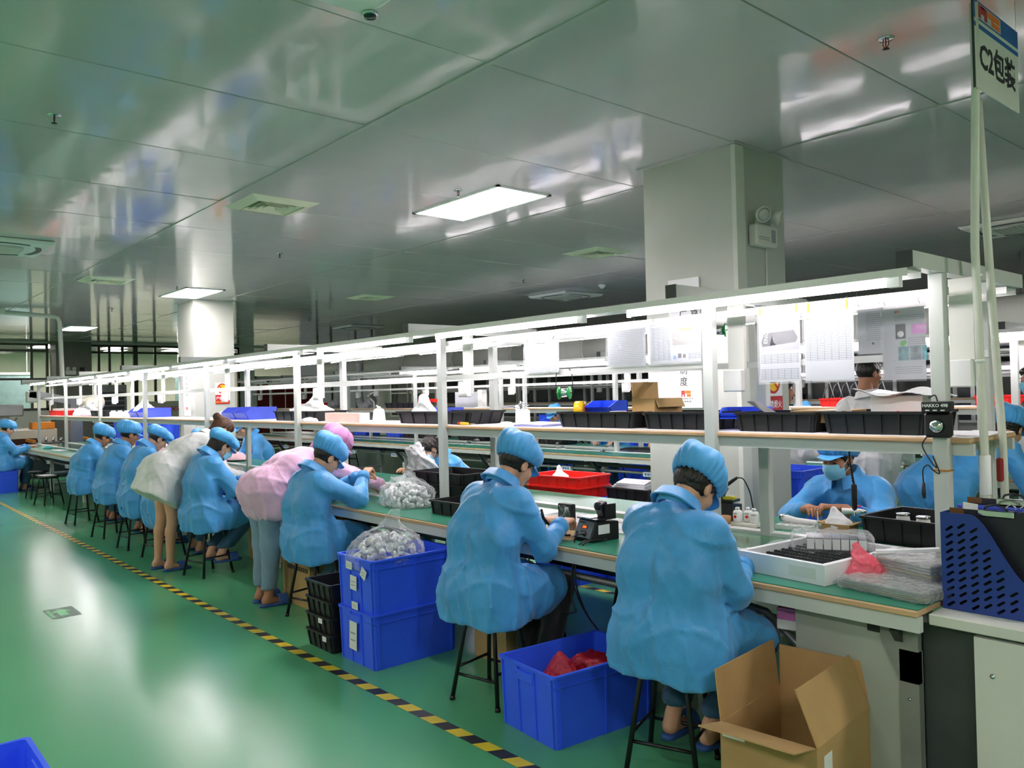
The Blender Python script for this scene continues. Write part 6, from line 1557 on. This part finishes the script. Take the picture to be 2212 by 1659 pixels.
# foam tray with combs and modules
t = thing('foam_tray', 'white foam tray with dark comb rows near bench end', 'foam tray', (-1.86, 3.42, ZT), -.10); M_FOAM = pm('white_foam', 'e6e9ec', .7, var=.02, bump=.1)
for a, b in (((-.22, -.29, 0), (.22, .29, .02)), ((-.22, -.29, .02), (.22, -.265, .085)), ((-.22, .265, .02), (.22, .29, .085)), ((-.22, -.265, .02), (-.195, .265, .085)), ((.195, -.265, .02), (.22, .265, .085))): MB().mm(a, b).build('foam_wall', M_FOAM, t)
MB().mm((.05, -.292, .02), (.18, -.2905, .065)).build('label', M_LABEL, t)
for k in range(9):
    mb = MB(); y = -.23+.055*k
    mb.mm((-.19, y-.008, .02), (.19, y+.008, .055))
    for j in range(24): mb.mm((-.188+j*.016, y-.008, .055), (-.181+j*.016, y+.008, .062))
    mb.build('comb_row', M_DARK, t)
t = thing('module_pack', 'wrapped block of grey modules lying on the foam tray', 'pack', (-1.86, 3.58, ZT+.066), .5); M_MOD = pm('grey_module', '7f8488', .3, var=.15, metal=.3)
for k in range(7): MB().mm((-.13+.037*k, -.07, 0), (-.096+.037*k, .07, .055)).build('module', M_MOD, t); 
for k in range(7): MB().mm((-.129+.037*k, -.0715, .004), (-.097+.037*k, -.070, .05)).build('white_face', M_LABEL, t)
def f(P): return s_box(P, (-.02, 0, .03), (.34, .2, .075), .02)-folds(P, 61, .012, 22)
o = blob('clear_wrap', f, (-.24, -.16, -.03), (.22, .16, .12), .009, [M_CLEAR], t)
heap('clear_film_sheet', 'loose clear film behind the foam tray', 'film', (-2.12, 3.72, .788), (.36, .24, .05), M_CLEAR, 64, None, .009)
def f(P):
    d = s_el(P, (0, 0, .03), (.085, .06, .045)); d = smin(d, s_rc(P, (-.0, .0, .05), (-.035, .01, .14), .05, .012), .03)
    return np.maximum(d-.004*np.sin(P[..., 0]*260)*np.sin(P[..., 1]*260)*np.sin(P[..., 2]*260)-folds(P, 66, .01, 20), .001-P[..., 2])
o = blob('pink_bubble_wrap', f, (-.13, -.1, -.01), (.13, .1, .18), .006, [film('pink_bubble_film', 'ff5a72', .62, .25, .6, 60)], None, (-1.60, 3.32, ZT), .3); tag(o, 'pink bubble wrap beside the white foam tray', 'bubble wrap')
M_SILV = pm('silver_antistatic_film', 'aeb3b0', .2, metal=.75, var=.25, vscale=18, bump=.9, bscale=35)
for i, (x, y, z, L, W, H, r, l, sd) in enumerate(((-1.43, 3.25, ZT, .38, .30, .045, -.15, 'lower flat clear-wrapped pack of boards at bench end', 71), (-1.42, 3.42, ZT+.04, .30, .24, .07, -.3, 'upper silver-wrapped pack of boards at bench end', 75))):
    t = thing('wrapped_board_pack', l, 'pack', (x, y, z), r, 'wrapped board packs')
    for k in range(5): MB().mm((-L/2+.02, -W/2+.02, .003+k*H/5.6), (L/2-.02, W/2-.02, .003+k*H/5.6+H/8)).build('board', [M_MOD, pm('tan_board_edge', '8d8468', .5), M_SILV][k % 3 if k < 4 else 2], t)
    def f(P): return s_box(P, (0, 0, H/2), (L, W, H), .012)-folds(P, sd, .006, 30)+.003
    blob('wrap_film', f, (-L/2-.03, -W/2-.03, -.02), (L/2+.03, W/2+.03, H+.03), .009, [film('silver_wrap', 'd4d9d6', .22, .08, .9, 30)], t)
o = MB().box((0, 0, 0), (.24, .035, .012), 0, (0, -.08, 0)).build('white_strip', M_FOAM, None, (-1.47, 3.42, ZT+.128), rotz=.5); tag(o, 'white foam strip lying on silver-wrapped pack', 'strip')
for i, (x, y, l) in enumerate(((-2.24, 3.40, 'small white square part on green mat by nearest worker'), (-2.30, 3.56, 'small silver part on conveyor rail by nearest worker'), (-2.12, 3.22, 'small black connector on bench edge by nearest worker'), (-2.66, 3.10, 'small black clip on bench edge left of nearest worker'))):
    t = thing('small_part', l, 'part', (x, y, ZT if i != 1 else .788), .5*i); MB().mm((-.018, -.012, 0), (.018, .012, .006)).build('plate', [M_WHITE, M_CHROME, M_BLACK, M_BLACK][i], t, bevel=.001); MB().mm((-.03, -.004, .001), (-.018, .004, .005)).build('tongue', M_CHROME, t)
# parcels in the open crate
M_REDW = film('red_wrap_film', 'c01830', .85, .2, .9, 60)
def f(P):
    d = np.maximum.reduce([np.abs(P[..., 0])*.9+P[..., 2]*.62-.12, np.abs(P[..., 1])*.9+P[..., 2]*.62-.12]); return np.maximum(d-folds(P, 81, .008, 26)-.002*np.sin(P[..., 0]*300)*np.sin(P[..., 1]*300), -P[..., 2])
o = blob('red_wrapped_parcel', f, (-.17, -.17, -.01), (.17, .17, .22), .007, [M_REDW], None, (-2.83, 2.72, .155), .75); tag(o, 'pointed red bubble-wrapped parcel in open blue crate', 'parcel')
def f(P): return s_box(P, (0, 0, .06), (.26, .18, .11), .03)-folds(P, 84, .01, 20)-.0015*np.sin(P[..., 0]*300)*np.sin(P[..., 1]*300)
o = blob('red_wrapped_parcel', f, (-.17, -.13, -.02), (.17, .13, .15), .007, [pm('dark_red_wrap', 'a01224', .25, var=.2, vscale=60, bump=.5, bscale=80)], None, (-2.76, 2.93, .165), .15); tag(o, 'rounded dark red wrapped parcel in open blue crate', 'parcel')
heap('crate_filling', 'grey packing material at bottom of open blue crate', 'packing', (-2.80, 2.80, .006), (.34, .5, .19), pm('grey_packing', '5a5f78', .6), 86, None, .014)
# under-bench odds
t = thing('under_bench_box', 'red tray on the cable trough under bench', 'tray', (-3.05, 3.27, .632)); MB().mm((-.16, -.06, 0), (.16, .06, .03)).build('tray', M_RED, t)
t = thing('pink_packet', 'pink and white packet under bench by nearest worker', 'packet', (-1.86, 3.16, .60), .2); MB().mm((-.05, -.02, 0), (.05, .02, .05)).build('packet', pm('pink_packet_col', 'c06fb0', .4), t); MB().mm((-.05, -.021, -.04), (.05, .02, 0)).build('white_part', M_LABEL, t)
t = thing('cable_bundle', 'grey flat cables sagging under bench near drive cabinet', 'cables', (-1.9, 3.2, .5)); MB().tube([(-.3, 0, .12), (-.1, 0, .1), (.12, -.02, -.05), (.2, -.03, -.12)], .018, 8).build('cable_cover', M_GREYM, t)

# ------------------------------------------------------------------ background benches and machines
def trayfar(x, y, z, L, W, H, label, m=M_BLACK, rz=0): crate(x, y, z, L, W, H, m, label, rz, 'tray', 'plastic_tray', 'trays on the far benches', ribs=(5, 3), band=0, taper=.9, handle=False)
trayfar(-12.7, 8.4, SH, 1.1, .36, .10, 'black shelf tray on second bench left of white knotted bag'); trayfar(-12.2, 8.6, SH+.1, .6, .3, .06, 'red tray edge on second bench shelf before plant', M_RED)
trayfar(-16.5, 8.4, SH, .8, .36, .12, 'red tray on second bench shelf before red doors', M_RED); trayfar(-4.2, 8.42, SH, .5, .34, .09, 'red tray with white label on second bench shelf behind pillar', M_RED); trayfar(-3.55, 8.42, SH, .6, .34, .10, 'red tray on second bench shelf beside standing grey-coated worker', M_RED); trayfar(-2.65, 8.42, SH, .5, .34, .10, 'red tray on second bench shelf beyond the end post', M_RED)
trayfar(-7.6, 13.0, SH, .6, .34, .1, 'black tray on third bench shelf behind spool'); trayfar(-11.2, 8.9, .785, .8, .4, .12, 'black tray on second bench top behind short dark hair'); trayfar(-12.9, 8.9, .785, 1.0, .4, .12, 'black tray on second bench top behind pink cap'); trayfar(-9.2, 8.9, .785, .6, .35, .10, 'black tray on second bench top left of blue cap')
for i, (x, w) in enumerate(((-13.9, .5), (-15.2, .5), (-9.0, .8), (-7.6, 1.2), (-10.6, .5))):
    tag(crate(x, 9.0 if i < 2 else 10.2, .785 if i < 2 else 0, w, .4, .3 if i < 2 else 1.2, M_BLUE, ('navy bin on second bench, left of pair', 'navy bin on second bench, right of pair', 'tall blue bin behind second bench, left', 'wide tall blue bin behind second bench, middle', 'tall blue bin behind second bench, far')[i], group=BC), ('navy bin on second bench, left of pair', 'navy bin on second bench, right of pair', 'tall blue bin behind second bench, left', 'wide tall blue bin behind second bench, middle', 'tall blue bin behind second bench, far')[i], 'crate', BC)
t = thing('white_grid_board', 'white perforated board standing on second bench shelf', 'board', (-11.0, 8.5, SH)); MB().mm((-.35, 0, 0), (.35, .02, .27)).build('board', table_mat('perforated_white', 60, .5, .5, '9a9ea2'), t); MB().mm((.35, -.05, 0), (.47, .05, .3)).build('end_block', M_OFFW, t)
o = MB().box((0, 0, 0), (1.0, .3, .01), 0, (0, -.02, 0)).build('white_sheet', M_PAPER, None, (-10.0, 8.42, SH+.02)); tag(o, 'white sheet lying on second bench shelf', 'sheet')
heap('black_cable_heap', 'black cables heaped on third bench shelf', 'cables', (-8.8, 12.9, SH), (1.4, .3, .09), M_BLACK, 91, None, .03)
rg = random.Random(3)
for k in range(14):
    x = -11.6+.52*k+rg.random()*.2; y = 7.95+rg.random()*.25
    t = thing('metal_assembly', 'small grey metal assembly on second bench, %s from left' % ORD[k], 'part', (x, y+.55*(k % 2), ZT), rg.random()*6, 'metal assemblies on second bench')
    MB().tube([(-.06, 0, .02), (0, .01, .03), (.05, 0, .02)], [.018, .024, .014], 8).build('body', M_GREYM, t); MB().mm((-.09, -.03, 0), (-.02, .03, .018)).build('plate', M_CHROME, t)
heap('black_bag', 'black shiny bag lying on second bench top near pillar', 'bag', (-7.0, 8.35, ZT), (.9, .3, .07), M_BLACK, 95, None, .02)
def vent_arm(x, y, label, flip):
    t = thing('extraction_arm', label, 'extraction arm', (x, y, SH), 0, 'grey flexible extraction arms'); m = pm('grey_hose', '8c9193', .5)
    pts = [(0, 0, .95), (-.02*flip, 0, .6), (-.05*flip, 0, .3), (.05*flip, -.02, .06), (.3*flip, -.05, .03), (.5*flip, -.06, .14)] if flip > 0 else [(0, 0, .95), (-.03, 0, .6), (-.06, -.02, .25), (-.12, -.04, .05)]
    P2 = []
    for i in range(len(pts)-1):
        for k in range(8): P2.append(Vector(pts[i]).lerp(Vector(pts[i+1]), k/8))
    MB().tube(P2, [.075+.008*(i % 2) for i in range(len(P2))], 12).build('hose', m, t); MB().tube([P2[-1], P2[-1]+Vector((.1*flip, 0, .03))], [.08, .10], 14).build('hood', m, t)
vent_arm(-15.4, 8.5, 'grey flexible extraction arm with straight drop over second bench', -1); vent_arm(-14.6, 8.5, 'grey flexible extraction arm curling up over second bench', 1)
t = thing('desk_lamp_arm', 'thin white jointed arm beside extraction hose', 'lamp arm', (-13.9, 8.4, SH)); MB().tube([(0, 0, 0), (.0, 0, .12), (-.25, 0, .25), (.1, 0, .34)], .014, 8).build('arm', M_WHITE, t); MB().lathe([(0, 0), (.07, 0), (.04, .12), (0, .13)], (.1, 0, .24), 14).build('shade', M_WHITE, t)
t = thing('white_stand', 'small white test stand on second bench shelf beyond end post', 'stand', (-2.35, 8.35, SH)); MB().mm((-.05, -.04, 0), (.05, .04, .01)).build('base', M_WHITE, t); MB().tube([(0, 0, .01), (0, 0, .15), (-.05, 0, .16)], .012, 8).build('arm', M_WHITE, t)
t = thing('metal_machine_frame', 'jumble of wire baskets behind the white-coated worker', 'basket', (-4.3, 8.7, SH+.02))
for k in range(7): MB().tube([(-.35+.1*k, 0, .0), (-.3+.1*k, .02, .2), (-.25+.1*k, 0, .24), (-.18+.1*k, 0, .02)], .006, 6).build('wire_loop', M_GREYM, t)
MB().mm((-.4, -.15, -.02), (.45, .15, .0)).build('base', M_DARK, t)
# plants in front of the far glass
def plant(x, y, z, label, n, r, h, seed, pot=True):
    t = thing('potted_plant', label, 'plant', (x, y, z)); rg = random.Random(seed); g = pm('leaf_green', '3f7d33', .5, var=.3, vscale=8)
    MB().lathe([(0, 0), (.14, 0), (.18, .25), (.17, .26), (0, .24)], (0, 0, 0), 16).build('pot', M_OFFW, t); MB().tube([(0, 0, .24), (.02, 0, h*.5)], [.02, .012], 7).build('stem', pm('stem_brown', '5b4a2e', .7), t)
    for k in range(n):
        a = rg.uniform(0, 6.28); el = rg.uniform(-.3, 1.2); L = r*rg.uniform(.6, 1.1); w = .035*r/.4; c, s = math.cos(a), math.sin(a); b = Vector((rg.uniform(-.04, .04), rg.uniform(-.04, .04), h*rg.uniform(.35, .7)))
        pts = [b+Vector((c*L*u, s*L*u, L*(math.sin(el)*u-.6*u*u))) for u in (0, .35, .7, 1)]; sd = Vector((-s, c, 0)); ws = (.3, 1, .7, .05)
        vs = [p+sd*w*q*e+Vector((0, 0, dz)) for dz in (0, -.004) for p, q in zip(pts, ws) for e in (-1, 1)]
        fs = [(2*i, 2*i+1, 2*i+3, 2*i+2) for i in range(3)]+[(8+2*i+2, 8+2*i+3, 8+2*i+1, 8+2*i) for i in range(3)]+[(2*i, 2*i+2, 10+2*i, 8+2*i) for i in range(3)]+[(2*i+3, 2*i+1, 9+2*i, 11+2*i) for i in range(3)]
        MB().add(vs, fs).build('leaf', g, t)
plant(-24.3, 7.2, .0, 'leafy plant in white pot at far partition, left of middle pillar', 26, .55, 1.9, 5); plant(-24.0, 14.2, 0, 'bushy green plant far off behind extraction arms', 30, .45, 1.5, 8)
# machine at the far left end
t = thing('soldering_machine', 'beige machine with grey hood beyond far end of bench', 'machine', (-21.6, 3.2, 0)); M_BEI = pm('beige_machine_paint', 'b5b3a2', .5, var=.04)
MB().mm((-.8, -1.6, 0), (.8, 1.0, 1.05)).build('body', M_BEI, t, bevel=.02); MB().mm((-.75, -1.5, 1.05), (.7, .1, 1.35)).build('hood', M_BEI, t, bevel=.02); MB().mm((.1, -.3, 1.35), (.75, .35, 1.62)).build('control_box', M_GREYM, t, bevel=.03)
MB().mm((.8, -.5, .55), (.83, .6, .85)).build('dark_window', pm('dark_brown_glass', '3a2420', .2), t); MB().tube([(.78, .0, 1.3), (.82, .1, 1.2), (.8, .2, 1.32)], .02, 8).build('hose', M_BLACK, t)
MB().mm((.4, .5, 1.05), (.8, .95, 1.2)).build('orange_cover', pm('orange_panel', 'd98520', .5), t)
t = thing('conveyor_unit', 'low conveyor with orange rails beyond the bench end', 'conveyor', (-20.4, 4.1, 0)); MB().mm((-.4, -.6, 0), (.4, .6, .7)).build('base', M_DARK, t); 
for y in (-.55, .5): MB().mm((-.45, y, .78), (.45, y+.06, .84)).build('orange_rail', pm('orange_panel', 'd98520', .5), t)
MB().mm((-.42, -.5, .7), (.42, .5, .76)).build('belt', M_DARK, t)
for k in range(5): MB().lathe([(0, 0), (.03, 0), (.03, .1), (0, .1)], (-.3+.14*k, -.3+.12*k, .76), 10).build('pin', M_CHROME, t)
t = thing('vision_arm', 'grey overhead machine arm behind far shelf', 'machine arm', (-20.0, 4.4, 0)); MB().mm((-.12, -.12, 0), (.12, .12, 1.7)).build('column', M_GREYM, t); MB().bar((0, 0, 1.65), (0, -.9, 1.85), .2, .16).build('arm', M_GREYM, t); MB().mm((-.1, -.95, 1.65), (.1, -.75, 1.9)).build('head', M_OFFW, t, bevel=.02)
t = thing('shelf_cabinet', 'tall grey louvred cabinet at far wall left of middle pillar', 'cabinet', (-24.3, 6.2, 0)); MB().mm((0, -.35, 0), (.4, .35, 2.1)).build('body', M_GREYM, t)
for k in range(8): MB().mm((.4, -.28, .9+.13*k), (.43, .28, .99+.13*k)).build('louvre', M_DARK, t)
for i, (x, y) in enumerate(((-18.9, 5.3), (-17.4, 5.2), (-15.6, 5.2))):
    crate(x, y, 0, .9, .6, 1.25, M_BLUE, ('tall blue bin behind far bench end, leftmost', 'tall blue bin behind far bench end, middle', 'tall blue bin behind far bench end, rightmost')[i], group=BC)
for i, x in enumerate((-13.1, -12.0, -10.9)):
    heap('pink_foam_stack', ('stack of pink packing behind the bent worker', 'pink packing beside the peaked-cap worker', 'pink packing between two bent workers')[i], 'packing', (x-.6*(i == 0), 4.3, ZT), (.8, .4, .26 if i == 0 else .14), pm('pale_pink_foam', 'eec3cd', .7), 101+i, None, .025)
